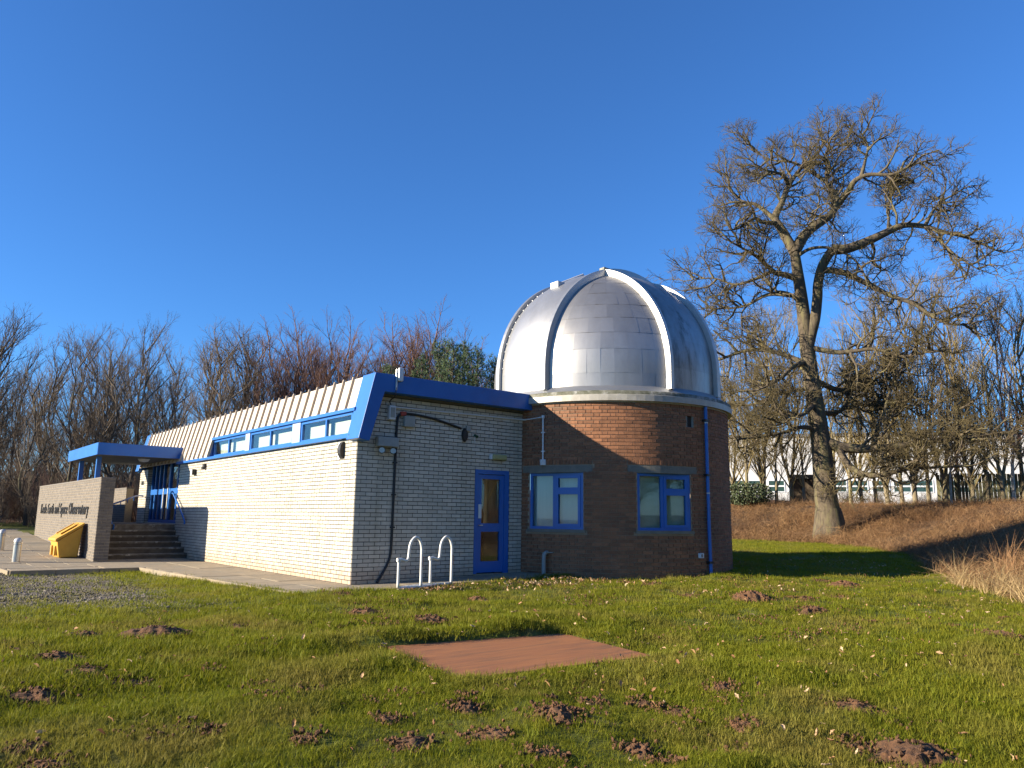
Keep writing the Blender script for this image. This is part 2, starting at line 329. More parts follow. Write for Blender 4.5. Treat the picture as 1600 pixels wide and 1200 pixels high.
def kerb(a,b,w=.07,h=.16,z=.012):
    a=Vector(a);b=Vector(b);d=(b-a);n=max(1,round(d.length/.9))
    for i in range(n):
        p=a+d*((i+.5)/n); MB().obox((0,0,0),d/(2*n)*.99,Vector((-d.y,d.x,0)).normalized()*w/2,Vector((0,0,h/2))).build('kerbstone',MAT['concrete'],kb,loc=(p.x,p.y,p.z-h/2+z),bevel=.008)
kerb((-1.40,-1.15,0),(-1.96,6.30,0)); kerb((-1.96,6.33,0),(-4.45,6.30,0)); kerb((-4.45,6.32,0),(-5.1,12,.12)); kerb((-1.36,-1.15,0),(-.02,-1.08,0))
# ------------------------------------------------------------------ brick courses
BH,BL,BW,J=.065,.215,.1025,.010
DEP=.008
class Bricks:
    """collects brick boxes: each has a centre, along/out/up vectors and half sizes"""
    def __init__(s): s.items=[]
    def put(s,c,al,out,hl,hh=BH/2): s.items.append((Vector(c),Vector(al),Vector(out),hl,hh))
    def emit(s,parent,m,near=None,limit=300,seed=1):
        rr=random.Random(seed); items=s.items
        single=[];rest=items
        if near is not None:
            o=sorted(items,key=lambda b:(b[0]-near).length); single=o[:limit]; rest=o[limit:]
        cache={}
        for c,al,out,hl,hh in single:
            k=(round(hl,4),round(hh,4))
            if k not in cache:
                b=MB().box((-hl,-DEP,-hh),(hl,DEP*.5,hh)); cache[k]=meshdata('brick',b.v,b.f,m,rnd=b.r)
                bmm=bmesh.new(); bmm.from_mesh(cache[k]); bmesh.ops.bevel(bmm,geom=[e for e in bmm.edges],offset=.0025,segments=1,affect='EDGES'); bmm.to_mesh(cache[k]); bmm.free()
            o=link('brick',cache[k],parent); j=rr.uniform(-.0015,.0015)
            z=Vector((0,0,1)); y=-out
            o.matrix_local=Matrix(((al.x,y.x,z.x,c.x+out.x*j),(al.y,y.y,z.y,c.y+out.y*j),(al.z,y.z,z.z,c.z),(0,0,0,1)))
        if rest:
            b=MB()
            for c,al,out,hl,hh in rest:
                j=rr.uniform(-.0015,.0015); cc=c+out*j; A=al*hl; O=out*DEP; Z=Vector((0,0,hh))
                v=[cc-A-Z-O*.5,cc+A-Z-O*.5,cc+A+Z-O*.5,cc-A+Z-O*.5]; e=.0025; A2=al*(hl-e); Z2=Vector((0,0,hh-e))
                v+=[cc-A2-Z2+O,cc+A2-Z2+O,cc+A2+Z2+O,cc-A2+Z2+O]
                b.add(v,[(4,5,6,7),(0,1,5,4),(1,2,6,5),(2,3,7,6),(3,0,4,7)],rr.random())
            b.build('brick_courses',m,parent,kind='stuff')
# ------------------------------------------------------------------ long white building
bld=tag(empty('observatory_building'),'long low white brick building with blue window band and ribbed sloping roof','building')
WH=2.625; SL=.24; YE=15.6; XE=3.94
def xs(z): return -.10+SL*(z-2.65)          # outer plane of the sloping cladding
# long wall
lw=MB().box((.002,.002,-.4),(.22,10.95,WH)).build('long_wall',MAT['black_mortar'],bld)
B=Bricks(); rr=random.Random(2)
for k in range(-3,35):
    z=k*.075+.0375; y=.0 if k%2 else -.1125
    while y<10.95:
        a,b=max(y,0),min(y+BL,10.945)
        if b-a>.04: B.put((0,(a+b)/2,z),(0,1,0),(-1,0,0),(b-a)/2)
        y+=.225
B.emit(lw,MAT['white_brick'],seed=2)
# end wall with the door opening
ew=MB(); DX0,DX1,DZ1=2.695,3.58,2.19
poly=[(.004,.004,-.4),(DX0,.004,-.4),(DX0,.004,DZ1),(DX1,.004,DZ1),(DX1,.004,-.4),(XE,.004,-.4),(XE,.004,3.5),(.004+SL*.85,.004,3.5),(.004,.004,2.66)]
ew.prism(poly[::-1],(0,.22,0)); ew=ew.build('end_wall',MAT['black_mortar'],bld)
B=Bricks()
for k in range(-3,46):
    z=k*.075+.0375; xl=max(0,(z-2.66)*SL+.02); x=.0 if k%2 else -.1125
    while x<XE:
        a,b=max(x,xl),min(x+BL,XE-.004); x+=.225
        if b-a<.04: continue
        if z<DZ1 and b>DX0-.004 and a<DX1+.004:
            for a2,b2 in((a,DX0-.006),(DX1+.006,b)):
                if b2-a2>.03: B.put(((a2+b2)/2,0,z),(1,0,0),(0,-1,0),(b2-a2)/2)
            continue
        B.put(((a+b)/2,0,z),(1,0,0),(0,-1,0),(b-a)/2)
B.emit(ew,MAT['white_brick'],near=Vector((0.9,-1.5,1.35)),limit=300,seed=4)
# back wall, far end wall and the pillar by the entrance
MB().box((XE-.2,.3,-.4),(XE,YE,3.5)).build('back_wall',MAT['white_brick'],bld)
MB().box((.1,YE-.2,-.4),(XE-.25,YE,3.5)).build('far_wall',MAT['white_brick'],bld)
pl=MB().box((.002,14.42,-.2),(.5,YE-.22,2.63)).build('entrance_pillar',MAT['black_mortar'],bld)
B=Bricks()
for k in range(8,35):
    z=k*.075+.0375; y=14.42 if k%2 else 14.3075
    while y<YE-.22:
        a,b=max(y,14.42),min(y+BL,YE-.23); y+=.225
        if b-a>.04: B.put((0,(a+b)/2,z),(0,1,0),(-1,0,0),(b-a)/2)
    B.put((.11,14.42,z),(1,0,0),(0,-1,0),.10); B.put((.33,14.42,z),(1,0,0),(0,-1,0),.10)
B.emit(pl,MAT['white_brick'],seed=6)
# roof deck
MB().box((.30,-.05,3.46),(XE+.02,YE,3.72)).build('roof_deck',MAT['roof_felt'],bld)
# sloping cladding: sheet above the windows, full height towards the entrance
ZT,ZW,ZB=3.80,3.17,2.70
def sloped(y0,y1,zb,zt,name,m,th=.03):
    n=Vector((-1,0,SL)).normalized()*th
    p=[(xs(zb),y0,zb),(xs(zb),y1,zb),(xs(zt),y1,zt),(xs(zt),y0,zt)]
    return MB().prism([Vector(a)-n for a in p],n).build(name,m,bld)
sloped(.22,8.20,ZW,ZT,'cladding_sheet',MAT['cream_sheet']); sloped(8.20,15.2,ZB,ZT,'cladding_sheet',MAT['cream_sheet'])
MB().box((xs(ZT)-.005,.22,ZT-.03),(.5,15.2,ZT+.012)).build('roof_edge',MAT['cream_sheet'],bld)
ribcache={}
def rib(y,zb):
    if zb not in ribcache:
        d=Vector((SL,0,1))*(ZT+.05-zb); n=Vector((-1,0,SL)).normalized(); b=MB()
        b.prism([(0,-.028,0),(0,.028,0),n*.05+Vector((0,.016,0)),n*.05+Vector((0,-.016,0))],d); ribcache[zb]=meshdata('rib',b.v,b.f,MAT['cream_rib'])
    link('rib',ribcache[zb],bld,loc=(xs(zb)+.004,y,zb))
for i in range(37):
    y=.58+.4*i
    if y>15.1: break
    rib(y,ZW if y<8.18 else ZB)
# blue sill band and window band
MB().box((-.115,.14,2.632),(.05,11.0,2.70)).build('sill_band',MAT['blue_paint'],bld,bevel=.006)
MB().box((-.02,.14,ZW-.02),(.16,8.22,ZW+.045)).build('window_head',MAT['blue_paint'],bld)
MB().prism([(xs(2.702)+.0,8.205,2.702),(.14,8.205,2.702),(.14,8.205,3.15),(xs(3.15),8.205,3.15)],(0,.03,0)).build('window_cheek',MAT['blue_paint'],bld)
def band_window(y0,y1,ym,lab):
    w=empty('window',(0,0,0)); w.parent=bld; X=.035; z0,z1=2.702,3.148
    f=MB(); t=.055
    f.box((X,y0,z0),(X+.06,y1,z0+t)); f.box((X,y0,z1-t),(X+.06,y1,z1)); 
    for y in(y0,ym-.025,y1-t): f.box((X+.002,y,z0+t),(X+.058,y+t,z1-t))
    f.build('frame',MAT['blue_paint'],w)
    for a,b in((y0+t,ym-.025),(ym+.03,y1-t)):
        MB().box((X+.03,a,z0+t),(X+.034,b,z1-t)).build('pane',MAT['window_glass'],w)
        MB().box((X+.16,a+.08,z0+.02),(X+.17,b-.03,z1-.11)).build('blind',MAT['blind'],w)
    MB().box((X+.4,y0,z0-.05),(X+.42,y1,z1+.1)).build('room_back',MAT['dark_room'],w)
band_window(.30,2.60,1.42,1); band_window(3.02,5.50,4.28,2); band_window(5.80,8.19,7.02,3)
for a,b in((2.61,3.01),(5.51,5.79)): MB().box((.015,a,2.70),(.075,b,3.15)).build('infill_panel',MAT['pale_blue_paint'],bld)
# blue end fascias (bent frames)
def fascia(y0,y1,xr,name):
    o=[(-.125,2.60),(.165,3.84),(xr,3.84)]; i=[(.10,2.56),(.375,3.50),(xr,3.50)]
    poly=[(o[0][0],y0,o[0][1]),(i[0][0],y0,i[0][1]),(i[1][0],y0,i[1][1]),(i[2][0],y0,i[2][1]),(o[2][0],y0,o[2][1]),(o[1][0],y0,o[1][1])]
    return MB().prism(poly,(0,y1-y0,0)).build(name,MAT['blue_paint'],bld,bevel=.008)
fascia(-.28,.21,4.02,'end_fascia'); fascia(15.25,15.65,4.02,'end_fascia')
MB().tube([(-.03,.235,2.70),(.09,.235,3.20)],.012,8).build('fascia_trim',MAT['white_metal'],bld)
# entrance glazing
eg=empty('entrance_door'); eg.parent=bld; X=.12
MB().box((.03,10.95,.62),(.30,14.42,.93)).build('threshold',MAT['white_brick'],eg)
MB().box((X,10.95,2.74),(X+.10,14.42,2.90)).build('head_frame',MAT['blue_paint'],eg)
MB().box((X-.01,10.95,1.80),(X+.09,14.42,1.965)).build('mid_rail',MAT['blue_paint'],eg)
MB().box((X-.005,10.95,.93),(X+.095,14.42,1.02)).build('bottom_rail',MAT['blue_paint'],eg)
for y in(10.955,11.5,12.28,12.36,13.0,13.45,13.9,14.33): MB().box((X+.004,y,.93),(X+.086,y+.075,2.75)).build('mullion',MAT['blue_paint'],eg)
for y in(12.16,12.62): MB().tube([(X-.07,y,1.05),(X-.07,y,1.98)],.018,8).build('pull_handle',MAT['white_metal'],eg)
for a,b in((11.03,11.5),(11.575,12.28),(12.435,13.0),(13.075,13.45),(13.525,13.9),(13.975,14.33)): MB().box((X+.045,a,1.02),(X+.05,b,2.74)).build('pane',MAT['window_glass'],eg)
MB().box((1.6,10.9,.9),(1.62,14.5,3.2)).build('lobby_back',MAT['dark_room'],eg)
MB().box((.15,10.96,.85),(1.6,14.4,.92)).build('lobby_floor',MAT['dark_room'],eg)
# end-wall door
dr=empty('side_door'); dr.parent=bld; z0=.10
fb=MB(); fb.box((DX0+.002,-.012,z0),(DX0+.075,.07,DZ1-.002)); fb.box((DX1-.12,-.012,z0),(DX1-.002,.07,DZ1-.002)); fb.box((DX0+.076,-.011,DZ1-.09),(DX1-.121,.07,DZ1-.003)); fb.build('door_frame',MAT['blue_paint'],dr)
L0,L1=DX0+.08,DX1-.125
lf=MB(); lf.box((L0,.005,z0+.02),(L0+.10,.055,2.09)); lf.box((L1-.10,.005,z0+.02),(L1,.055,2.09)); lf.box((L0+.101,.006,2.0),(L1-.101,.054,2.089)); lf.box((L0+.101,.006,.93),(L1-.101,.054,1.10)); lf.box((L0+.101,.006,z0+.021),(L1-.101,.054,.34))
lf=lf.build('door_leaf',MAT['blue_paint'],dr)
MB().box((L0+.10,.028,.34),(L1-.10,.033,.93)).build('pane',MAT['window_glass'],lf); MB().box((L0+.10,.028,1.10),(L1-.10,.033,2.0)).build('pane',MAT['window_glass'],lf)
MB().box((L0+.02,-.003,1.20),(L0+.10,.004,1.48)).build('notice',MAT['white_plastic'],lf)
MB().tube([(L0+.03,.004,1.06),(L0+.03,-.035,1.06),(L0+.11,-.04,1.06)],.011,8).build('handle',MAT['steel'],lf)
MB().box((DX0+.01,-.05,z0-.1),(DX1-.01,.1,z0)).build('threshold',MAT['concrete'],dr)
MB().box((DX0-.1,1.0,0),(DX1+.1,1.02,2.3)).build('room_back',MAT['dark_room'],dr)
# ------------------------------------------------------------------ fittings on the white walls
def thing(name,label,cat,group=None): return tag(empty(name),label,cat,group)
t=thing('emergency_floodlight','grey twin-headed emergency floodlight box under the blue fascia','floodlight')
MB().prism([(.36,-.015,2.68),(.36,-.13,2.68),(.36,-.15,2.50),(.36,-.015,2.48)],(.44,0,0)).build('housing',MAT['grey_plastic'],t,bevel=.01)
for x in(.46,.70):
    h=MB().lathe([(.0,-.02),(.045,-.02),(.062,.05),(.058,.058)],16).build('lamp_head',MAT['black_plastic'],t,loc=(x,-.10,2.41)); h.rotation_euler=(R(75),0,R(-25))
    MB().lathe([(.0,.054),(.054,.052)],16).build('lens',MAT['lamp_glass'],h)
    MB().box((x-.015,-.09,2.44),(x+.015,-.06,2.50)).build('bracket',MAT['black_plastic'],t)
t=thing('drain_cable','black cable running down the white end wall beside the floodlight','cable')
MB().tube(bez([(2.3,-.03,2.99),(1.6,-.03,3.13),(1.05,-.03,3.17),(.86,-.03,3.13),(.81,-.03,2.98),(.80,-.03,2.5),(.79,-.03,1.5),(.78,-.03,.62),(.73,-.03,.38),(.60,-.04,.16),(.50,-.05,.02)],8),.024,8).build('cable',MAT['black_plastic'],t,smooth=True)
for z in(2.2,1.6,1.0): MB().box((.75,-.045,z),(.84,-.002,z+.03)).build('clip',MAT['black_plastic'],t)
t=thing('junction_box','pale grey junction box at the top corner of the end wall','box')
MB().box((.60,-.09,3.02),(.74,-.005,3.29)).build('housing',MAT['white_plastic'],t,bevel=.012); MB().box((.625,-.10,3.06),(.715,-.09,3.25)).build('cover',MAT['grey_plastic'],t)
t=thing('conduit_pipe','thin white conduit along the white end wall and onto the tower','conduit')
MB().tube([(.75,-.03,3.27),(3.88,-.03,3.31),(3.95,-.10,3.31),(4.03,-.52,3.33)],.016,8).build('pipe',MAT['white_plastic'],t)
P0=Vector((6.777,.248,0)); RT=2.848
def tw(az,r,z): return Vector((P0.x+r*math.sin(R(az)),P0.y-r*math.cos(R(az)),z))
el=tw(-73.2,RT+.03,3.335)
MB().lathe([(0,-.035),(.03,-.03),(.036,0),(.03,.03),(0,.035)],12).build('elbow',MAT['white_plastic'],t,loc=el)
MB().tube([el,tw(-73.2,RT+.03,2.42)],.018,8).build('drop_pipe',MAT['white_plastic'],t)
c=tw(-73.2,RT+.03,2.37); MB().obox((0,0,0),(.05,-.08*.2,0),(.012,.04,0),(0,0,.062)).build('switch_box',MAT['white_plastic'],t,loc=c,bevel=.01)
for z in(3.0,2.6): MB().obox(tw(-73.2,RT+.02,z),(.012,-.042,0),(.02,.005,0),(0,0,.012)).build('clip',MAT['white_plastic'],t)
t=tag(MB().box((.87,-.06,3.12),(.99,-.008,3.20)).build('red_box',MAT['red_plastic'],bevel=.008),'small red box fixed high on the white end wall','box')
t=tag(MB().box((.94,-.09,2.91),(1.18,-.008,3.12)).build('beige_box',MAT['grey_plastic'],bevel=.012),'square grey utility box below the red one on the end wall','box')
t=thing('alarm_siren','black oval alarm sounder high on the white end wall','alarm')
b=MB().lathe([(0,-.05),(.08,-.045),(.10,-.01),(.10,.0)],18).build('sounder',MAT['black_plastic'],t,loc=(2.40,-.01,2.86)); b.scale=(.75,1.4,1); b.rotation_euler=(R(-90),0,0)
MB().box((2.43,-.05,2.95),(2.53,-.006,3.05)).build('back_box',MAT['grey_plastic'],t)
t=thing('camera_unit','small dark green camera beside the alarm sounder','camera')
MB().tube([(2.66,-.01,2.88),(2.66,-.10,2.84)],.028,10).build('body',MAT['green_plastic'],t); MB().tube([(2.66,-.005,2.9),(2.66,-.02,2.72)],.008,6).build('lead',MAT['white_plastic'],t)
t=thing('bulkhead_lamp','olive bulkhead lamp above the blue side door','lamp')
MB().box((3.09,-.10,2.40),(3.46,-.008,2.52)).build('diffuser',MAT['olive_plastic'],t,bevel=.03); MB().box((3.05,-.06,2.41),(3.10,-.007,2.51)).build('end_cap',MAT['white_plastic'],t)
t=thing('roof_antenna','small white box antenna on the blue fascia edge','antenna')
MB().box((.62,-.36,3.72),(.72,-.29,3.98)).build('housing',MAT['white_plastic'],t,bevel=.02); MB().tube([(.60,-.30,3.55),(.60,-.30,3.95)],.016,8).build('mast',MAT['steel'],t)
MB().tube(bez([(.60,-.31,3.6),(.58,-.31,3.45),(.62,-.2,3.42),(.63,-.03,3.38),(.66,-.03,3.30)],6),.008,6).build('lead',MAT['black_plastic'],t)
t=thing('wall_lamp','curved half-moon wall lamp near the corner of the long white wall','lamp')
pr=[(0,-.165),(-.05,-.15),(-.09,-.08),(-.10,0),(-.09,.08),(-.05,.15),(0,.165)]
MB().prism([(x,.53-.055,2.43+z) for x,z in pr],(0,.11,0)).build('shade',MAT['black_plastic'],t); MB().box((-.03,.60,2.27),(-.008,.70,2.59)).build('back_plate',MAT['white_plastic'],t)
t=thing('door_lamp','small square lamp on the long wall beside the canopy','lamp')
MB().box((-.11,9.36,2.28),(-.008,9.55,2.42)).build('housing',MAT['white_plastic'],t,bevel=.01); MB().box((-.12,9.33,2.27),(-.02,9.36,2.43)).build('end_cap',MAT['black_plastic'],t)
t=thing('pillar_lamp','round lamp fixed to the white entrance pillar','lamp')
b=MB().lathe([(0,-.10),(.06,-.09),(.085,-.03),(.085,0)],14).build('diffuser',MAT['grey_plastic'],t,loc=(-.005,14.85,2.2)); b.rotation_euler=(0,R(90),0)
MB().box((-.02,14.74,2.09),(-.004,14.96,2.31)).build('plate',MAT['white_plastic'],t)
t=thing('wall_sensor','tiny black sensor high on the long white wall','sensor')
MB().box((-.07,8.50,2.44),(-.008,8.66,2.54)).build('body',MAT['black_plastic'],t); MB().box((-.10,8.52,2.40),(-.03,8.56,2.45)).build('foot',MAT['black_plastic'],t); MB().box((-.10,8.60,2.40),(-.03,8.64,2.45)).build('foot',MAT['black_plastic'],t)
# ------------------------------------------------------------------ brick tower
tow=tag(empty('brick_tower',(P0.x,P0.y,0)),'round brown brick tower with two blue-framed windows','tower')
def tl(az,r,z): v=tw(az,r,z); return v-P0
WINS=[(-67.9,'curtain_blue'),(-20.9,'curtain_green')]
HALF=12.4; WZ0,WZ1=1.0,2.15; LZ1=2.30; SZ0=.90
AZ0,AZ1=-96,150
def blocked(a0,a1,z):
    am=(a0+a1)/2
    for w,_ in WINS:
        if WZ0-.03<z<WZ1+.01 and a1>w-HALF-.2 and a0<w+HALF+.2: return (w-HALF-.2,w+HALF+.2)
        if WZ1<z<LZ1+.02 and a1>w-16.4 and a0<w+16.4: return (w-16.4,w+16.4)
        if LZ1<z<LZ1+.125 and a1>w-16.4 and a0<w+16.4: return (w-16.4,w+16.4)
        if SZ0-.01<z<WZ0 and a1>w-14 and a0<w+14: return (w-14,w+14)
    if 3.15<z<3.39 and a1>-9.6 and a0<-5.6: return (-9.6,-5.6)
    return None
def arcbox(a0,a1,r0,r1,z0,z1,n=14):
    m=MB(); v=[]
    for i in range(n+1):
        a=a0+(a1-a0)*i/n; v+=[tl(a,r0,z0),tl(a,r1,z0),tl(a,r1,z1),tl(a,r0,z1)]
    f=[(4*i+k,4*i+4+k,4*i+4+(k+1)%4,4*i+(k+1)%4) for i in range(n) for k in range(4)]+[(0,1,2,3),(4*n+3,4*n+2,4*n+1,4*n)]
    return m.add(v,f)
core=MB(); rC=RT-.008
zs=[-.5,SZ0,WZ0,WZ1,LZ1,3.15,3.39,3.70]; azs=sorted(set([AZ0+2*i for i in range(int((AZ1-AZ0)/2)+1)]+[w+s*q_ for w,_ in WINS for s in(-1,1) for q_ in(HALF,15.9)]+[-9.6,-5.6]))
for z0,z1 in zip(zs[:-1],zs[1:]):
    for a0,a1 in zip(azs[:-1],azs[1:]):
        zm,am=(z0+z1)/2,(a0+a1)/2
        if any((abs(am-w)<HALF and WZ0<zm<WZ1) or (abs(am-w)<15.9 and WZ1<zm<LZ1) for w,_ in WINS) or (3.15<zm<3.39 and -9.6<am<-5.6): continue
        v=[tl(a0,rC,z0),tl(a1,rC,z0),tl(a1,rC,z1),tl(a0,rC,z1)]; core.add(v,[(0,1,2,3)])
core=core.build('wall_core',MAT['grey_mortar'],tow)
B=Bricks(); pair=.3375/RT*180/math.pi; dh=BW/RT*90/math.pi; ds=BL/RT*90/math.pi; dj=J/RT*180/math.pi
for k in range(-4,48):
    z=k*.075+.0375; a=AZ0+(pair/2 if k%2 else 0)
    while a<AZ1:
        for half in(ds,dh):
            a0,a1=a,a+2*half; a=a1+dj
            bl=blocked(a0,a1,z); segs=[(a0,a1)]
            if bl: segs=[s for s in((a0,min(a1,bl[0]-.15)),(max(a0,bl[1]+.15),a1)) if s[1]-s[0]>.7]
            for s0,s1 in segs:
                m=(s0+s1)/2; hl=RT*math.sin(R((s1-s0)/2)); n=Vector((math.sin(R(m)),-math.cos(R(m)),0)); al=Vector((math.cos(R(m)),math.sin(R(m)),0))
                p=tl(m,RT*math.cos(R((s1-s0)/2)),z); B.put(p,al,n,hl)
for w,_ in WINS:          # soldier course over each lintel
    n=int(32.6/(.075/RT*180/math.pi)); st=32.6/n
    for i in range(n):
        m=w-16.3+st*(i+.5); nn=Vector((math.sin(R(m)),-math.cos(R(m)),0)); al=Vector((math.cos(R(m)),math.sin(R(m)),0)); B.put(tl(m,RT,LZ1+.02+.05),al,nn,.0325,.05)
B.emit(core,MAT['red_brick'],near=tw(-44,RT+1,1.9)-P0,limit=300,seed=8)
for w,cm in WINS:
    n=Vector((math.sin(R(w)),-math.cos(R(w)),0)); al=Vector((math.cos(R(w)),math.sin(R(w)),0)); Z=Vector((0,0,1))
    dpl=RT*math.cos(R(HALF))-.035; hw=RT*math.sin(R(HALF))-.004
    def bx(u0,u1,z0,z1,d0,d1): 
        c=n*((d0+d1)/2)+al*((u0+u1)/2)+Z*((z0+z1)/2); return (c,al*((u1-u0)/2),n*((d1-d0)/2),Z*((z1-z0)/2))
    wo=empty('window'); wo.parent=tow
    f=MB(); t=.055; z0,z1=WZ0,WZ1
    f.obox(*bx(-hw,hw,z0,z0+t,dpl-.05,dpl+.02)); f.obox(*bx(-hw,hw,z1-t,z1,dpl-.05,dpl+.02)); f.obox(*bx(-hw,-hw+t,z0+t,z1-t,dpl-.05,dpl+.02)); f.obox(*bx(hw-t,hw,z0+t,z1-t,dpl-.05,dpl+.02)); f.obox(*bx(-.075,-.01,z0+t,z1-t,dpl-.05,dpl+.02))
    f.build('frame',MAT['blue_paint'],wo)
    s=MB(); u0,u1=-.01,hw-t; zm=z1-.37
    for a,b,c,d in((u0,u0+.06,z0+t,z1-t),(u1-.06,u1,z0+t,z1-t),(u0+.06,u1-.06,z0+t,z0+t+.055),(u0+.06,u1-.06,z1-t-.055,z1-t),(u0+.06,u1-.06,zm-.07,zm+.07)): s.obox(*bx(a,b,c,d,dpl-.03,dpl+.035))
    s.build('casement',MAT['blue_paint'],wo)
    for a,b,c,d in((-hw+t,-.075,z0+t,z1-t),(u0+.06,u1-.06,z0+t+.055,zm-.07),(u0+.06,u1-.06,zm+.07,z1-t-.055)):
        MB().obox(*bx(a,b,c,d,dpl-.012,dpl-.008)).build('pane',MAT['window_glass'],wo)
    MB().obox(*bx(-hw+.03,hw-.03,z0+.02,z1-.02,dpl-.11,dpl-.10)).build('curtain',MAT[cm],wo)
    arcbox(w-16.2,w+16.2,RT-.16,RT+.007,WZ1+.004,LZ1).build('lintel',MAT['lintel_concrete'],tow)
    arcbox(w-13.4,w+13.4,RT-.17,RT+.04,SZ0+.035,WZ0-.003).build('sill',MAT['lintel_concrete'],tow)
vt=MB(); 
for a,b,c,d in((-9.6,-9.2,3.15,3.39),(-6.0,-5.6,3.15,3.39)): vt.obox(tl((a+b)/2,RT-.03,3.27),(.006,0,0),(0,.025,0),(0,0,.12))
vt.build('vent_frame',MAT['grey_plastic'],tow); MB().obox(tl(-7.6,RT-.05,3.27),(.13,.01,0),(0,.012,0),(0,0,.14)).build('vent_void',MAT['dark_room'],tow)
MB().lathe([(RT-.12,3.60),(RT+.02,3.60),(RT+.02,3.625),(RT+.105,3.625),(RT+.105,3.63),(RT+.105,3.75),(RT+.095,3.758),(RT-.05,3.80)],96).build('rim_band',MAT['rim_paint'],tow)
MB().lathe([(RT+.094,3.757),(RT+.085,3.83),(RT-.02,3.86)],96).build('rim_moss',MAT['mossy_metal'],tow,smooth=True)
dp=thing('downpipe','blue rainwater downpipe on the round brick tower','pipe')
a=1.0
MB().tube([tw(a,RT+.06,3.62),tw(a,RT+.06,1.0),tw(a+.2,RT+.07,-.02)],.036,12).build('pipe',MAT['blue_paint'],dp)
for z in(3.32,2.16,.36): MB().obox(tw(a,RT+.05,z),(.065,0,0),(0,.055,0),(0,0,.022)).build('bracket',MAT['black_plastic'],dp)
for z in(3.27,1.78): MB().lathe([(.040,-.012),(.040,.012)],12).build('joint_ring',MAT['white_metal'],dp,loc=tw(a,RT+.06,z))
t=thing('waste_pipe','short bent grey waste pipe at the foot of the tower','pipe')
MB().tube(bez([tw(-71,RT-.02,.52),tw(-71,RT+.09,.52),tw(-71.3,RT+.13,.44),tw(-71.3,RT+.13,.08)],6),.042,10).build('pipe',MAT['grey_plastic'],t,smooth=True)
c=tw(-69.5,RT+.01,.52); MB().lathe([(.0,0),(.075,0),(.075,.02)],16).build('collar',MAT['grey_plastic'],t,loc=c)
t=thing('outlet_box','small white outlet box low on the tower by the downpipe','box')
MB().obox(tw(-4.0,RT+.03,.50),(.055,.004,0),(.002,.045,0),(0,0,.05)).build('housing',MAT['white_plastic'],t,bevel=.008); MB().obox(tw(-4.6,RT+.08,.50),(.018,0,0),(0,.006,0),(0,0,.03)).build('cover',MAT['black_plastic'],t)
# ------------------------------------------------------------------ dome
dome=tag(empty('observatory_dome',(P0.x,P0.y,0)),'silver sheet-metal observatory dome with raised ribs on the brick tower','dome')
RD=2.72; ZS=4.42; ZB0=3.93; HW=.80
MB().lathe([(RT+.02,3.845),(RD+.06,3.93),(RD-.02,3.99)],96).build('skirt',MAT['grey_metal'],dome,smooth=True)
def dsurf(x,y,extra=0):       # height on dome above a plan position
    return ZS+math.sqrt(max(0,(RD+extra)**2-x*x-y*y))
def dpt(az,el,extra=0):       # el<0: drum below the springing (value is metres)
    r=RD+extra
    if el<=0: return Vector((r*math.sin(R(az)),-r*math.cos(R(az)),ZS+el))
    return Vector((r*math.cos(R(el))*math.sin(R(az)),-r*math.cos(R(el))*math.cos(R(az)),ZS+r*math.sin(R(el))))
MB().lathe([(RD-.05,ZB0)]+[((RD-.05)*math.cos(R(e)),ZS+(RD-.05)*math.sin(R(e))) for e in range(0,91,5)],72).build('inner_shell',MAT['grey_metal'],dome,smooth=True)
rr=random.Random(11)
def sheet(a0,a1,e0,e1,m,ex=0.,clip=None,tilt=.006):
    n=4; v=[];tx,ty=rr.uniform(-tilt,tilt),rr.uniform(-tilt,tilt); bow=rr.uniform(-.002,.006)
    for j in range(n+1):
        for i in range(n+1):
            u,w=i/n,j/n; az=a0+(a1-a0)*u; el=e0+(e1-e0)*w
            if e1<=0: pass
            p=dpt(az,el,ex+tx*(u-.5)+ty*(w-.5)-bow*((u-.5)**2+(w-.5)**2)*2)
            if clip: p=clip(p)
            v.append(p)
    f=[(j*(n+1)+i,j*(n+1)+i+1,(j+1)*(n+1)+i+1,(j+1)*(n+1)+i) for j in range(n) for i in range(n)]
    b=MB().add(v,f); return b.build('sheet',m,dome,smooth=True)
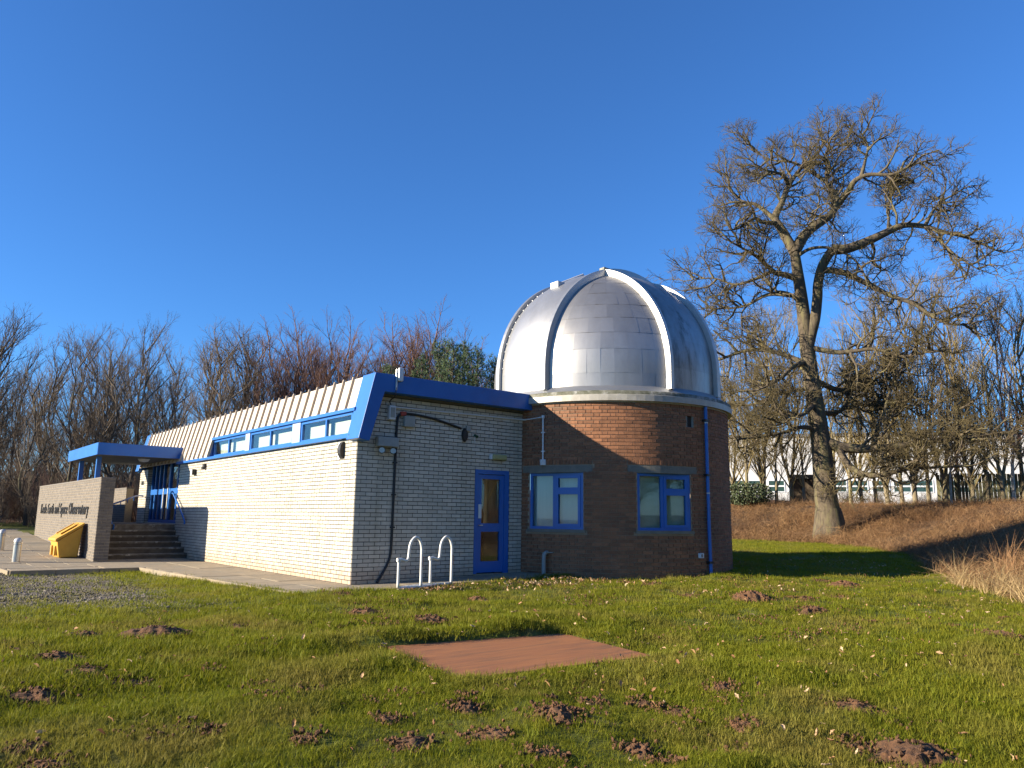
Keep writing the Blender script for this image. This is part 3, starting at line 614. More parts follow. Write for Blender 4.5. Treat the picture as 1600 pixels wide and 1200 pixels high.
# four gores between the crossing bands: columns of sheets follow meridians, clipped at the bands
def gore(ac,m):
    s,c=math.sin(R(ac)),math.cos(R(ac))
    rows=[(-.49,-.17),(-.17,7.5),(7.5,15.5),(15.5,23.5),(23.5,31.5),(31.5,40),(40,50),(50,66)]
    for e0,e1 in rows:
        em=max(0,(e0+e1)/2); rr_=RD*math.cos(R(em)); half=45-math.degrees(math.asin(min(.999,HW/rr_)))
        if half<2: continue
        n=max(2,round(9*half/28)) if em<45 else max(1,round(5*half/28))
        e1b,e0b=max(0,e1),max(0,e0)
        hb=45-math.degrees(math.asin(min(.9999,HW/(RD*math.cos(R(e0b)))))); ht=45-math.degrees(math.asin(min(.9999,HW/(RD*math.cos(R(e1b))))) ) if HW<RD*math.cos(R(e1b)) else 0
        for k in range(n):
            v=[];N_=4;tx,ty=rr.uniform(-.006,.006),rr.uniform(-.004,.004)
            for j in range(N_+1):
                w=j/N_
                ea=e0+(e1-e0)*w if not(e0<0<e1) else (e0*(1-w*2) if w<.5 else e1*(w-.5)*2)
                rr2=RD*math.cos(R(max(0,ea))); hh=45-math.degrees(math.asin(min(.9999,HW/rr2)))
                hh=max(hh,.3)
                for i in range(N_+1):
                    u=i/N_; az=ac-hh+2*hh*(k+u)/n
                    v.append(dpt(az,ea,tx*(u-.5)+ty*(w-.5)+.004*(1-w)))
            f=[(j*(N_+1)+i,j*(N_+1)+i+1,(j+1)*(N_+1)+i+1,(j+1)*(N_+1)+i) for j in range(N_) for i in range(N_)]
            b=MB(); b.add(v,f,rr.random()); b.build('sheet',m,dome,smooth=True)
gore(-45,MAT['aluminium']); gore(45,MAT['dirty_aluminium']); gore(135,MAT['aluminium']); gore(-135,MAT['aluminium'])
# bands: strips at constant offset from the x and y planes
def band(axis,sgn,m,ex,parts,e_end):
    for p0,p1 in parts:
        v=[];n=10;mm=6
        for j in range(n+1):
            th=p0+(p1-p0)*j/n
            for i in range(mm+1):
                o=-HW+.05+(2*HW-.10)*i/mm; rad=math.sqrt((RD+ex)**2-o*o)
                if th<0: s,z=rad,ZS+th
                else: s,z=rad*math.cos(R(th)),ZS+rad*math.sin(R(th))
                v.append((sgn*s,o,z) if axis=='x' else (o,sgn*s,z))
        f=[(j*(mm+1)+i,j*(mm+1)+i+1,(j+1)*(mm+1)+i+1,(j+1)*(mm+1)+i) for j in range(n) for i in range(mm)]
        MB().add(v,f,rr.random()).build('shutter_sheet',m,dome,smooth=True)
band('x',-1,MAT['shutter_metal'],.03,[(-.48,-.001),(0,73)],73)
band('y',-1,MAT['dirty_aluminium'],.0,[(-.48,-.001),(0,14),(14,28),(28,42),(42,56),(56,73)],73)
band('x',1,MAT['aluminium'],.0,[(-.48,-.001),(0,40),(40,73)],73); band('y',1,MAT['aluminium'],.0,[(-.48,-.001),(0,40),(40,73)],73)
MB().prism([(-HW,-HW,dsurf(HW,HW)+.02),(HW,-HW,dsurf(HW,HW)+.02),(HW,HW,dsurf(HW,HW)+.02),(-HW,HW,dsurf(HW,HW)+.02)],(0,0,.10)).build('crown_plate',MAT['grey_metal'],dome)
MB().add([(-HW,-HW,6.96),(HW,-HW,6.96),(HW,HW,6.96),(-HW,HW,6.96),(-.1,-.1,7.14),(.1,-.1,7.14),(.1,.1,7.14),(-.1,.1,7.14)],[(0,1,5,4),(1,2,6,5),(2,3,7,6),(3,0,4,7),(4,5,6,7)]).build('crown_cap',MAT['aluminium'],dome)
def rail(axis,off,sgn,m,name='rail',w=.075,h=.13,th1=None,full=False):
    rad0=math.sqrt(RD*RD-off*off); pts=[]
    th_end=math.degrees(math.acos(min(1,HW/rad0))) if not full else 90
    ths=[-.49,-.25,-.001]+list(np.linspace(1,th_end,26))
    v=[]
    for th in ths:
        for (dr,do) in((-.03,-w/2),(-.03,w/2),(h,w/2),(h,-w/2)):
            rad=rad0+dr
            if th<0: s,z=rad,ZS+th
            else: s,z=rad*math.cos(R(th)),ZS+rad*math.sin(R(th))
            o=off+do; v.append((sgn*s,o,z) if axis=='x' else (o,sgn*s,z))
    n=len(ths); f=[(4*i+k,4*i+(k+1)%4,4*i+4+(k+1)%4,4*i+4+k) for i in range(n-1) for k in range(4)]+[(0,1,2,3),(4*n-4,4*n-3,4*n-2,4*n-1)]
    return MB().add(v,f).build(name,m,dome)
for off in(-HW,HW):
    rail('x',off,-1,MAT['grey_metal'],full=True,w=.10); rail('x',off,1,MAT['grey_metal'],full=True,w=.10); rail('y',off,-1,MAT['white_metal'],w=.10); rail('y',off,1,MAT['grey_metal'],w=.10)
# shutter flange with rivets on the lit band, bottom rail and ridge gear
for off in(-HW+.11,HW-.11):
    rad=math.sqrt((RD+.03)**2-off*off)
    for k in range(16):
        th=4+k*4.4; p=Vector((-rad*math.cos(R(th)),off,ZS+rad*math.sin(R(th)))); MB().obox((0,0,0),(.010,0,0),(0,.012,0),(0,0,.012)).build('rivet',MAT['grey_metal'],dome,loc=p)
b=MB(); b.obox((-2.60,.0,ZS-.12),(.012,0,0),(0,.50,0),(0,0,.014)); 
for y in(-.42,0,.42): b.obox((-2.60,y,ZS-.17),(.012,0,0),(0,.012,0),(0,0,.05))
b.build('shutter_bar',MAT['rust'],dome)
MB().tube([(-1.45,.0,ZS+2.33),(-.75,.0,ZS+2.68)],.035,8).build('ridge_bar',MAT['white_metal'],dome)
MB().box((-1.72,-.15,ZS+2.14),(-1.42,.12,ZS+2.30)).build('ridge_bracket',MAT['grey_metal'],dome,bevel=.01)
MB().box((-.86,-HW-.02,ZS+2.58),(-.66,-HW+.14,ZS+2.66)).build('ridge_bracket',MAT['mossy_metal'],dome,bevel=.01)
# ------------------------------------------------------------------ entrance: steps, walls, canopy, rails
SWX,SWY0,SWY1,SWT=-2.40,9.05,19.0,2.06
st=tag(empty('entrance_steps'),'flight of worn stone steps up to the glazed entrance','steps')
for i in range(6):
    y0=9.57+.30*i; z=.15*(i+1)
    MB().box((SWX+.36,y0,z-.15-.3),(-.01,y0+.34 if i<5 else 11.2,z-.012)).build('riser',MAT['dark_step'],st)
    MB().box((SWX+.355,y0-.025,z-.045),(-.008,y0+.31,z)).build('tread',MAT['step_stone'],st,bevel=.012)
MB().box((SWX+.355,11.05,.62),(.10,16.2,.902)).build('landing',MAT['step_stone'],st)
sw=tag(empty('sign_wall'),'grey brick sign wall carrying dark lettering beside the steps','wall')
def zr(y): return max(0,.041*(y-9))
core=MB().prism([(SWX+.004,SWY0+.004,-.3),(SWX+.004,SWY1,-.3),(SWX+.004,SWY1,SWT),(SWX+.004,SWY0+.004,SWT)],(.325,0,0)).build('wall_core',MAT['grey_mortar'],sw)
B=Bricks()
for k in range(-2,27):
    z=k*.075+.0375+.03; y=SWY0 if k%2 else SWY0-.1125
    while y<SWY1:
        a,b=max(y,SWY0),min(y+BL,SWY1); y+=.225
        if b-a>.04: B.put((SWX,(a+b)/2,z),(0,1,0),(-1,0,0),(b-a)/2)
    for i,(a,b) in enumerate(((0,.215),(.225,.325)) if k%2 else ((0,.1025),(.1125,.325))): B.put((SWX+(a+b)/2,SWY0,z),(1,0,0),(0,-1,0),(b-a)/2)
B.emit(core,MAT['grey_brick'],seed=9)
MB().box((SWX-.012,SWY0-.012,SWT-.002),(SWX+.34,SWY1,SWT+.045)).build('coping',MAT['grey_brick'],sw,bevel=.006)
cu=bpy.data.curves.new('lettering','FONT'); cu.body='Keele Earth and Space Observatory'; cu.size=.46; cu.extrude=.012; cu.space_character=1.12
to=bpy.data.objects.new('tmp_text',cu); COL.objects.link(to); bpy.context.view_layer.update()
tm=bpy.data.meshes.new_from_object(to.evaluated_get(bpy.context.evaluated_depsgraph_get())); bpy.data.objects.remove(to)
w_=max(v.co.x for v in tm.vertices); k_=7.9/w_
for v in tm.vertices: x,y,z=v.co; v.co=(-z-.012,-x*k_,y)
tm.materials.clear(); tm.materials.append(MAT['black_plastic']); tm.name='lettering'
lt=link('lettering',tm,sw,loc=(SWX-.004,18.1,1.16))
pw=tag(empty('parapet_wall'),'low pale brick parapet wall behind the handrail at the landing','wall')
core=MB().box((-.30,15.75,.3),(-.08,20.5,2.02)).build('wall_core',MAT['grey_mortar'],pw); B=Bricks()
for k in range(6,27):
    z=k*.075+.0375; y=15.75-(0 if k%2 else .1125)
    while y<20.5:
        a,b=max(y,15.75),min(y+BL,20.5); y+=.225
        if b-a>.04: B.put((-.304,(a+b)/2,z),(0,1,0),(-1,0,0),(b-a)/2)
B.emit(core,MAT['grey_brick'],seed=10); MB().box((-.32,15.74,2.02),(-.06,20.5,2.06)).build('coping',MAT['grey_brick'],pw)
cn=tag(empty('entrance_canopy'),'flat blue entrance canopy on slim posts over the steps','canopy')
MB().box((-2.2,10.85,2.80),(.02,15.2,3.06)).build('soffit',MAT['roof_felt'],cn)
MB().box((-2.225,10.82,2.79),(.0,10.85,3.12)).build('front_fascia',MAT['blue_paint'],cn); MB().box((-2.23,10.851,2.79),(-2.2,15.2,3.12)).build('side_fascia',MAT['blue_paint'],cn); MB().box((-2.2,10.85,3.06),(0,15.2,3.11)).build('canopy_roof',MAT['roof_felt'],cn)
for y in(11.9,14.4): MB().box((-2.03,y-.06,.9),(-1.91,y+.06,2.80)).build('post',MAT['blue_paint'],cn)
b=MB().lathe([(0,-.09),(.12,-.07),(.17,0)],18).build('ceiling_lamp',MAT['white_plastic'],cn,loc=(-.75,12.0,2.80))
def handrail(label,pts,br,legs):
    t=thing('handrail',label,'handrail'); MB().tube(bez(pts,5),.024,10).build('rail',MAT['blue_paint'],t,smooth=True)
    for a,b in br: MB().tube([a,b],.012,6).build('bracket',MAT['blue_paint'],t)
    for a,b in legs: MB().tube([a,b],.022,8).build('leg',MAT['blue_paint'],t)
handrail('blue handrail fixed to the long white wall above the steps',[(-.10,11.35,1.62),(-.10,11.3,1.80),(-.10,11.12,1.84),(-.10,10.9,1.72),(-.10,10.2,1.32),(-.10,9.75,1.03),(-.10,9.72,.93)],[((-.10,10.9,1.7),(-.0,10.9,1.64)),((-.10,10.1,1.25),(0,10.1,1.19))],[])
handrail('blue handrail with small brackets reaching across the landing to the white pillar',[(-1.60,11.02,.76),(-1.62,11.5,1.12),(-1.64,11.84,1.38),(-1.56,12.0,1.425),(-.9,13.2,1.60),(-.32,14.28,1.76),(-.05,14.6,1.76)],[((-1.56+1.24*t,12.0+2.28*t,1.42+.335*t),(-1.56+1.24*t,12.02+2.28*t,1.30+.335*t)) for t in(.15,.4,.65,.9)],[((-1.60,11.02,.76),(-1.60,11.0,.90))])
# ------------------------------------------------------------------ bike rack, bollards, grit bin, board
t=tag(empty('bike_rack',(0,0,0)),'white tubular bicycle rack with two hoops at the path edge','bike rack')
def hoop(x,y,name):
    s=.45; p=[(0,0,.02),(0,0,.44),(.0,0,.49),(.05,0,.50),(.13,0,.475),(.18,0,.50),(.195,0,.60),(.205,0,.70),(.24,0,.80),(.32,0,.865),(.40,0,.82),(.445,0,.70),(.45,0,.55),(.45,0,.02)]
    h=MB().tube([Vector(a)+Vector((x,y,0)) for a in bez(p,4)],.025,10).build('hoop',MAT['white_tube'],t,smooth=True)
    MB().tube([(x-.035,y,.49),(x+.02,y,.49)],.034,10).build('end_knob',MAT['white_tube'],h)
    MB().tube([(x+.462,y-.006,.36),(x+.462,y-.006,.54)],.018,8).build('sticker',MAT['orange_sticker'],h)
hoop(.26,-1.20,'a'); hoop(1.03,-1.0,'b')
MB().tube([(.26,-1.20,.03),(.71,-1.20,.03),(1.48,-1.0,.045),(1.03,-1.0,.045),(.26,-1.20,.03)],.026,10).build('base_frame',MAT['white_tube'],t)
for i,(x,y) in enumerate([(-3.99,9.47),(-3.98,12.83)]):
    b=tag(empty('bollard',(x,y,zr(y))),'short ribbed steel bollard with domed cap '+('beside the yellow grit bin' if i==0 else 'farther along the rising forecourt'),'bollard','bollards on the forecourt')
    MB().lathe([(.085,0),(.085,.40),(.075,.405)],20).build('post',MAT['steel'],b,smooth=False); MB().lathe([(.088,.42),(.088,.445)],20).build('ring',MAT['steel'],b); MB().lathe([(.070,.40),(.070,.48)],20).build('neck',MAT['grey_metal'],b)
    MB().lathe([(.09,.465),(.09,.50),(.075,.54),(.04,.565),(0,.57)],20).build('cap',MAT['white_metal'],b,smooth=True)
g=tag(empty('grit_bin',(-2.78,10.55,.06),R(2)),'yellow plastic grit bin with sloping lid against the sign wall','bin')
# footprint about .72 along y and .34 deep; lid slopes down away from the wall side
MB().add([(-.22,-.36,0),(.22,-.36,0),(.22,.36,0),(-.22,.36,0),(-.30,-.42,.42),(.27,-.42,.80),(.27,.42,.80),(-.30,.42,.42)],[(0,3,2,1),(0,1,5,4),(1,2,6,5),(2,3,7,6),(3,0,4,7),(4,5,6,7)]).build('body',MAT['yellow_plastic'],g,bevel=.03)
b=MB(); b.add([(-.34,-.45,.40),(-.34,.45,.40),(.29,.45,.82),(.29,-.45,.82),(-.36,-.45,.47),(-.36,.45,.47),(.29,.45,.90),(.29,-.45,.90)],[(0,1,2,3),(4,7,6,5),(0,4,5,1),(1,5,6,2),(2,6,7,3),(3,7,4,0)]); b.build('lid',MAT['yellow_plastic'],g,bevel=.03)
b=MB(); b.add([(-.2,-.25,.595),(-.2,.25,.595),(.15,.25,.825),(.15,-.25,.825)],[(0,3,2,1)]); b.prism([(-.22,-.28,.585),(.18,-.28,.85),(.18,-.22,.85),(-.22,-.22,.585)],(0,0,.03)); b.prism([(-.22,.22,.585),(.18,.22,.85),(.18,.28,.85),(-.22,.28,.585)],(0,0,.03)); b.build('lid_ridge',MAT['yellow_plastic'],g,bevel=.01)
for y in(-.2,.2): MB().box((-.315,y-.05,.05),(-.225,y+.05,.30)).build('foot_rib',MAT['yellow_plastic'],g,bevel=.015)
zb=[H(x,y)-.045 for x,y in BOARD]
v=[(x,y,z) for (x,y),z in zip(BOARD,zb)]
tag(MB().prism([(x,y,z+.0) for x,y,z in v],(0,0,.03)).build('ground_board',MAT['red_board'],bevel=.004),'reddish brown board lying flush in the mown lawn','board')
# ------------------------------------------------------------------ trees
def add_tubes(branches,sides):
    """branches: list of (pts Nx3, radii N); returns verts, faces"""
    V=[];F=[];base=0; groups={}
    for p,r in branches: groups.setdefault(len(p),[]).append((p,r))
    for n,lst in groups.items():
        P=np.array([b[0] for b in lst],float); Rr=np.array([b[1] for b in lst],float); Bn=len(lst)
        T=np.gradient(P,axis=1); T/=np.linalg.norm(T,axis=2,keepdims=True)+1e-9
        ref=np.where(np.abs(T[:,:1,2:3])>.8,np.array([[[1.,0,0]]]),np.array([[[0,0,1.]]])); ref=np.broadcast_to(ref,T.shape)
        N1=np.cross(T,ref); N1/=np.linalg.norm(N1,axis=2,keepdims=True)+1e-9; N2=np.cross(T,N1)
        a=np.arange(sides)*2*np.pi/sides
        ring=P[:,:,None,:]+Rr[:,:,None,None]*(N1[:,:,None,:]*np.cos(a)[None,None,:,None]+N2[:,:,None,:]*np.sin(a)[None,None,:,None])
        V.append(ring.reshape(-1,3)); b0=base+np.arange(Bn)[:,None,None]*n*sides; i=np.arange(n-1)[None,:,None]*sides; k=np.arange(sides)[None,None,:]; k2=(k+1)%sides
        F.append(np.stack([b0+i+k,b0+i+k2,b0+i+sides+k2,b0+i+sides+k],-1).reshape(-1,4)); base+=Bn*n*sides
    return np.concatenate(V),np.concatenate(F)
def np_mesh(name,parts,m,smooth=True):
    V=[];F=[];o=0
    for v,f in parts: V.append(v);F.append(f+o);o+=len(v)
    V=np.concatenate(V);F=np.concatenate(F); me=bpy.data.meshes.new(name); me.vertices.add(len(V)); me.vertices.foreach_set('co',V.astype(np.float32).ravel())
    k=F.shape[1]; me.loops.add(F.size); me.loops.foreach_set('vertex_index',F.astype(np.int32).ravel()); me.polygons.add(len(F)); me.polygons.foreach_set('loop_start',np.arange(0,F.size,k,dtype=np.int32)); me.polygons.foreach_set('loop_total',np.full(len(F),k,dtype=np.int32))
    if smooth: me.polygons.foreach_set('use_smooth',np.ones(len(F),bool))
    me.materials.append(m); me.update(calc_edges=True); return me
def rv(rn): 
    v=rn.normal(size=3); return v/np.linalg.norm(v)
def nrm(v): return v/(np.linalg.norm(v)+1e-9)
class Tree:
    def __init__(s,seed): s.rn=np.random.default_rng(seed); s.lev={i:[] for i in range(6)}
    def stem(s,pts,r0,r1,lev=0,n=None):
        P=np.array([tuple(p) for p in bez(pts,4)]); L=np.linspace(0,1,len(P)); s.lev[lev].append((P,r0+(r1-r0)*L**.8)); return P
    def shoot(s,p,d,length,r,lev,spec):
        """grow one branch of level lev and its offspring"""
        sp=spec[lev]; rn=s.rn; n=sp['n']; seg=length/(n-1); P=[p]; d=nrm(d)
        for i in range(n-1):
            d=nrm(d+sp['wob']*rv(rn)+np.array([0,0,sp['up']])); P.append(P[-1]+d*seg)
        P=np.array(P); s.lev[lev].append((P,r*(1-np.linspace(0,1,n)*(1-sp['tip']))))
        s.kids(P,r,length,lev,spec,sp['from'])
    def kids(s,P,r,length,lev,spec,frm,cnt=None):
        if lev+1 not in spec: return
        ch=spec[lev+1]; rn=s.rn; k=cnt if cnt is not None else max(1,int(length*ch['per']+rn.random())); n=len(P)
        for i in range(k):
            t=frm+(1-frm)*(i+rn.random()*.9)/k; t=min(t,.999); f=t*(n-1); j=int(f); q=P[j]+(P[min(j+1,n-1)]-P[j])*(f-j); T=nrm(P[min(j+1,n-1)]-P[max(j-1,0)] if j==n-1 else P[j+1]-P[j])
            side=rv(rn); side=nrm(side-T*side.dot(T)); side=nrm(side+np.array([0,0,ch.get('lift',.25)])); a=R(ch['ang']+rn.normal()*9)
            L=ch['len']*(1-.45*t)*rn.uniform(.65,1.3) if not ch.get('rel') else length*ch['rel']*(1.15-.6*t)*rn.uniform(.7,1.25)
            s.shoot(q,T*math.cos(a)+side*math.sin(a),L,min(ch['r'],r*.7)*rn.uniform(.75,1.1),lev+1,spec)
    def meshes(s,name,split,bark,twig,sides={0:12,1:8,2:6,3:4,4:3,5:3}):
        A=[add_tubes(s.lev[l],sides[l]) for l in s.lev if l<split and s.lev[l]]; Bm=[add_tubes(s.lev[l],sides[l]) for l in s.lev if l>=split and s.lev[l]]
        return np_mesh(name+'_trunk',A,bark),np_mesh(name+'_crown',Bm,twig)
def place(name,tm,cm,loc,rz,sc,label,cat='tree',group=None):
    o=tag(empty(name,loc,rz),label,cat,group); o.scale=sc if isinstance(sc,tuple) else (sc,)*3
    link('trunk',tm,o); link('crown',cm,o); return o
# the big bare tree: limbs laid out in metres (right, up, back) from its foot
TX,TY=24.16,4.17; TB=np.array([TX,TY,H(TX,TY)-.1]); TD=31.9
rt_=np.array([math.cos(YAW),-math.sin(YAW),0]); bk_=np.array([math.sin(YAW),math.cos(YAW),0]); K=TD/1196.4/math.cos(PIT)
cB=np.array([1298.,835.])
def hp(px,py,b=0.):      # offsets of the measured outline from the foot
    kk=K*(1+b/TD); e=(px-cB[0]); u=(cB[1]-py); u=u+(.013*e)
    return TB+rt_*(e*kk*.985+(-.16*b*0))+np.array([0,0,u*kk*1.012])+bk_*b
def c7(L,b0=0,b1=0): n=len(L); return [hp(1060+x/2.728,120+y/2.728,b0+(b1-b0)*i/(n-1)) for i,(x,y) in enumerate(L)]
def c8(L,b0=0,b1=0): n=len(L); return [hp(1100+x/2.926,520+y/2.926,b0+(b1-b0)*i/(n-1)) for i,(x,y) in enumerate(L)]
T=Tree(21)
OAK={1:dict(),2:dict(n=9,wob=.36,up=.03,tip=.3,per=2.4,ang=62,len=2.0,r=.065,lift=.3),3:dict(n=6,wob=.34,up=.03,tip=.35,per=4.2,ang=54,len=1.05,r=.024,lift=.25),4:dict(n=5,wob=.32,up=.03,tip=.4,per=7.0,ang=48,len=.58,r=.012,lift=.2),5:dict(n=3,wob=.28,up=.03,tip=.5,per=6.5,ang=44,len=.30,r=.0075,lift=.15)}
for l in OAK: OAK[l].setdefault('from',.22)
T.stem([hp(1298,850),hp(1296,800),hp(1293,760),hp(1291,700),hp(1286,640),hp(1281,590),hp(1276,523),hp(1273,468),hp(1268,413),hp(1264,373)],.55,.20)
T.stem([hp(1296,852),hp(1297,820),hp(1296,790)],.85,.50)
T.stem(c7([(583,1240),(590,1160),(608,1080),(625,1010),(636,920),(640,850),(660,770),(705,695)],.05,-.6),.25,.19)
def join(P):
    P=[np.array(p) for p in P]; pts=np.concatenate([b[0] for l in(0,1) for b in T.lev[l]]); d=pts-P[0]; dd=(d@rt_)**2+d[:,2]**2+.02*(d@bk_)**2; i=int(dd.argmin())
    if dd[i]>1.2: return P
    delta=pts[i]-P[0]; n=len(P); return [p+delta*max(0,1-k/(n*.6)) for k,p in enumerate(P)]
limbs=[(c7([(705,695),(770,690),(870,650),(950,610),(1020,580),(1110,585),(1180,608),(1300,640),(1400,690)],-.6,-1.5),.19,.04),
(c7([(1110,587),(1180,520),(1250,470),(1300,430)],-1.2,.8),.07,.025),(c7([(1110,587),(1150,650),(1200,720),(1270,780)],-1.2,-2.6),.07,.02),
(c7([(555,700),(510,600),(490,545),(530,480),(575,400),(640,320),(700,290)],0,1),.19,.05),(c7([(575,395),(530,345),(470,330),(400,318)],.5,-1.0),.08,.03),(c7([(640,320),(760,230),(800,180)],1,2),.06,.02),
(c7([(560,700),(610,630),(660,590),(740,540),(785,490),(790,450),(755,380),(780,310),(770,250),(830,200)],0,1.2),.20,.04),
(c7([(785,490),(830,420),(850,370),(900,340),(990,340),(1060,300),(1130,270)],.4,-1.5),.13,.03),(c7([(990,340),(1080,352),(1150,375),(1190,390)],-.6,1.5),.06,.02),(c7([(755,380),(700,330),(640,290),(560,280),(480,230)],.9,2.6),.08,.025),(c7([(870,360),(920,280),(960,200),(950,140)],-.3,1.4),.07,.02),
(c7([(690,805),(760,810),(850,860),(930,910),(1000,940),(1070,1000),(1130,1030),(1210,1020)],-.4,-3),.12,.03),(c7([(585,745),(630,700),(690,690),(750,715),(790,770),(800,850)],0,-1.8),.07,.025),
(c7([(545,830),(480,810),(430,800),(380,760),(330,720),(270,690),(190,650)],0,-1.6),.12,.03),(c7([(430,800),(350,840),(280,860),(200,830),(110,840)],-.6,.6),.07,.02),(c7([(535,940),(490,900),(440,885),(400,890),(385,840)],0,-1.4),.08,.03),
(c7([(525,930),(440,920),(370,960),(310,970),(220,970)],0,1.8),.08,.025),(c7([(370,960),(320,990),(290,1040)],.9,-.3),.04,.02),(c7([(495,560),(430,490),(370,470),(320,400)],.1,1.6),.09,.03),(c7([(490,580),(400,570),(340,550),(250,590),(180,600)],.1,-2),.09,.025),
(c7([(740,540),(660,540),(560,520)],.3,-1.8),.06,.025),(c7([(870,650),(910,700),(920,760),(980,780)],-1,.8),.06,.02),(c7([(950,612),(1000,540),(1040,480)],-1,1.0),.06,.02),(c7([(660,600),(720,560),(800,560),(860,520)],.3,2.5),.06,.02),
(c8([(490,130),(400,150),(330,190),(250,220),(150,250)],0,-2.4),.11,.03),(c8([(480,100),(380,60),(280,60),(150,120),(80,120)],0,2.2),.10,.03),(c8([(500,460),(420,440),(330,460),(200,470),(110,480)],0,-1.0),.09,.025),(c8([(495,330),(420,370),(330,380),(230,400)],0,-2.8),.08,.025),(c8([(500,250),(420,270),(300,330),(180,330)],0,2.8),.08,.025),
(c8([(570,190),(640,220),(720,250),(800,240),(950,220),(1080,150)],0,2.5),.13,.03),(c8([(590,480),(650,510),(720,520),(780,518),(850,510),(940,495),(1050,480),(1200,460),(1320,440)],0,-2.2),.20,.03),(c8([(612,560),(640,630),(690,660),(760,650),(860,610),(960,600),(1090,590)],0,-3.0),.13,.03),
(c8([(760,519),(810,430),(870,350),(930,250),(1010,170)],-.6,1.0),.09,.03),(c8([(580,330),(680,350),(800,320),(930,330),(1080,330)],0,3.0),.10,.03),(c8([(570,60),(680,80),(800,60),(900,90),(1000,60)],0,-2.2),.10,.03),(c8([(940,495),(1040,420),(1140,370),(1230,330)],-.9,-.2),.06,.02)]
for P_,a_,b_ in limbs:
    a_*=1.35; P_=join(P_); P=T.stem(P_,a_,b_,1); L=float(np.linalg.norm(np.diff(P,axis=0),axis=1).sum()); low=P[:,2].max()<TB[2]+9.5; T.kids(P,a_*.8,L,1,OAK,.25 if low else .42,int(L*(3.4 if low else 2.3))+1)
    T.shoot(P[-1],P[-1]-P[-3],1.6,b_,2,OAK)
tm,cm=T.meshes('oak',3,MAT['oak_bark'],MAT['oak_twig'],{0:14,1:8,2:5,3:4,4:3,5:3})
tm.transform(Matrix.Translation(-Vector(TB))); cm.transform(Matrix.Translation(-Vector(TB)))
place('bare_oak_tree',tm,cm,Vector(TB),0,1.0,'tall spreading bare tree with thick trunk standing at the foot of the bank')
# background kinds
def upright(seed,h=12,forks=3,r=.15,spread=26,spec=None,lean=0):
    t=Tree(seed); rn=t.rn
    for f in range(forks):
        a=rn.random()*6.28; d=np.array([math.cos(a),math.sin(a),0.])*rn.uniform(.1,.5)*(forks>1); top=np.array([0,0,h*rn.uniform(.75,1.)])+d*h*math.tan(R(spread))*.6+np.array([lean*h*.1,0,0])
        P=[np.array([0,0,-.4])+d*.2,np.array([0,0,h*.15])+d*.5+rn.normal(size=3)*.08,top*.4+d*.3+rn.normal(size=3)*.25,top*.7+rn.normal(size=3)*.3,top]
        P=t.stem(P,r*rn.uniform(.7,1),.02); L=float(np.linalg.norm(np.diff(P,axis=0),axis=1).sum()); t.kids(P,r*.6,L,0,spec,.18)
    return t
WOOD={1:dict(n=7,wob=.14,up=.10,tip=.3,per=1.5,ang=44,rel=.36,r=.06,lift=.4),2:dict(n=6,wob=.2,up=.07,tip=.4,per=1.9,ang=38,len=2.0,r=.02,lift=.35),3:dict(n=4,wob=.2,up=.05,tip=.5,per=3.2,ang=30,len=.95,r=.010,lift=.3),4:dict(n=3,wob=.2,up=.05,tip=.5,per=3.2,ang=32,len=.5,r=.007,lift=.2)}
for l in WOOD: WOOD[l].setdefault('from',.2)
KIND={}
for i,(sd_,fk,tw_,bk) in enumerate([(31,3,'dark_twig','dark_bark'),(32,2,'dark_twig','dark_bark'),(33,4,'red_twig','dark_bark'),(34,1,'olive_twig','pale_bark'),(35,1,'dark_twig','dark_bark'),(36,2,'olive_twig','pale_bark'),(37,2,'dark_twig','dark_bark')]):
    KIND[i]=upright(sd_,12,fk,.21 if fk<3 else .16,26,WOOD).meshes('wood%d'%i,1,MAT[bk],MAT[tw_],{0:8,1:4,2:3,3:3,4:3})
BIR={1:dict(n=7,wob=.12,up=.02,tip=.3,per=2.6,ang=40,rel=.24,r=.03,lift=.5),2:dict(n=5,wob=.15,up=-.06,tip=.4,per=3.4,ang=38,len=1.0,r=.012,lift=.1),3:dict(n=4,wob=.15,up=-.10,tip=.5,per=5,ang=32,len=.6,r=.007,lift=-.1)}
for l in BIR: BIR[l].setdefault('from',.25)
KIND['birch']=upright(41,12,1,.13,10,BIR).meshes('birch',1,MAT['birch_bark'],MAT['red_twig'],{0:8,1:4,2:3,3:3,4:3})
def pine(seed,h=9):
    rn=np.random.default_rng(seed); br=[]; V=[];F=[];o=0
    tr=[(np.array([[0,0,-.3],[.05,0,h*.5],[0,.05,h]]),np.array([.16,.10,.02]))]
    for i in range(70):
        z=h*(.22+.78*(i/70)); a=rn.random()*6.28; L=(1-(z/h))*2.0+.45; L*=rn.uniform(.7,1.15); d=np.array([math.cos(a),math.sin(a),.25+.4*(z/h)]); p0=np.array([0,0,z]); P=np.array([p0,p0+d*L*.5,p0+d*L+np.array([0,0,.15*L])]); br.append((P,np.array([.03,.02,.008])))
        for k in range(int(9+L*9)):
            t=rn.uniform(.3,1.02); c=p0+d*L*t+np.array([0,0,.12*L*t])+rn.normal(size=3)*.16
            for q in range(9):
                n_=nrm(rv(rn)+np.array([0,0,.7])); s_=np.cross(n_,rv(rn)); s_=nrm(s_)*.014; l_=rn.uniform(.14,.26)
                V+= [c-s_,c+s_,c+n_*l_]; F.append((o,o+1,o+2)); o+=3
    A=add_tubes(tr,8); Bq=add_tubes(br,4)
    return np_mesh('pine_trunk',[A,Bq],MAT['dark_bark']),np_mesh('pine_crown',[(np.array(V),np.array(F))],MAT['pine_needle'],False)
KIND['pine']=pine(51); KIND['pine2']=pine(52)
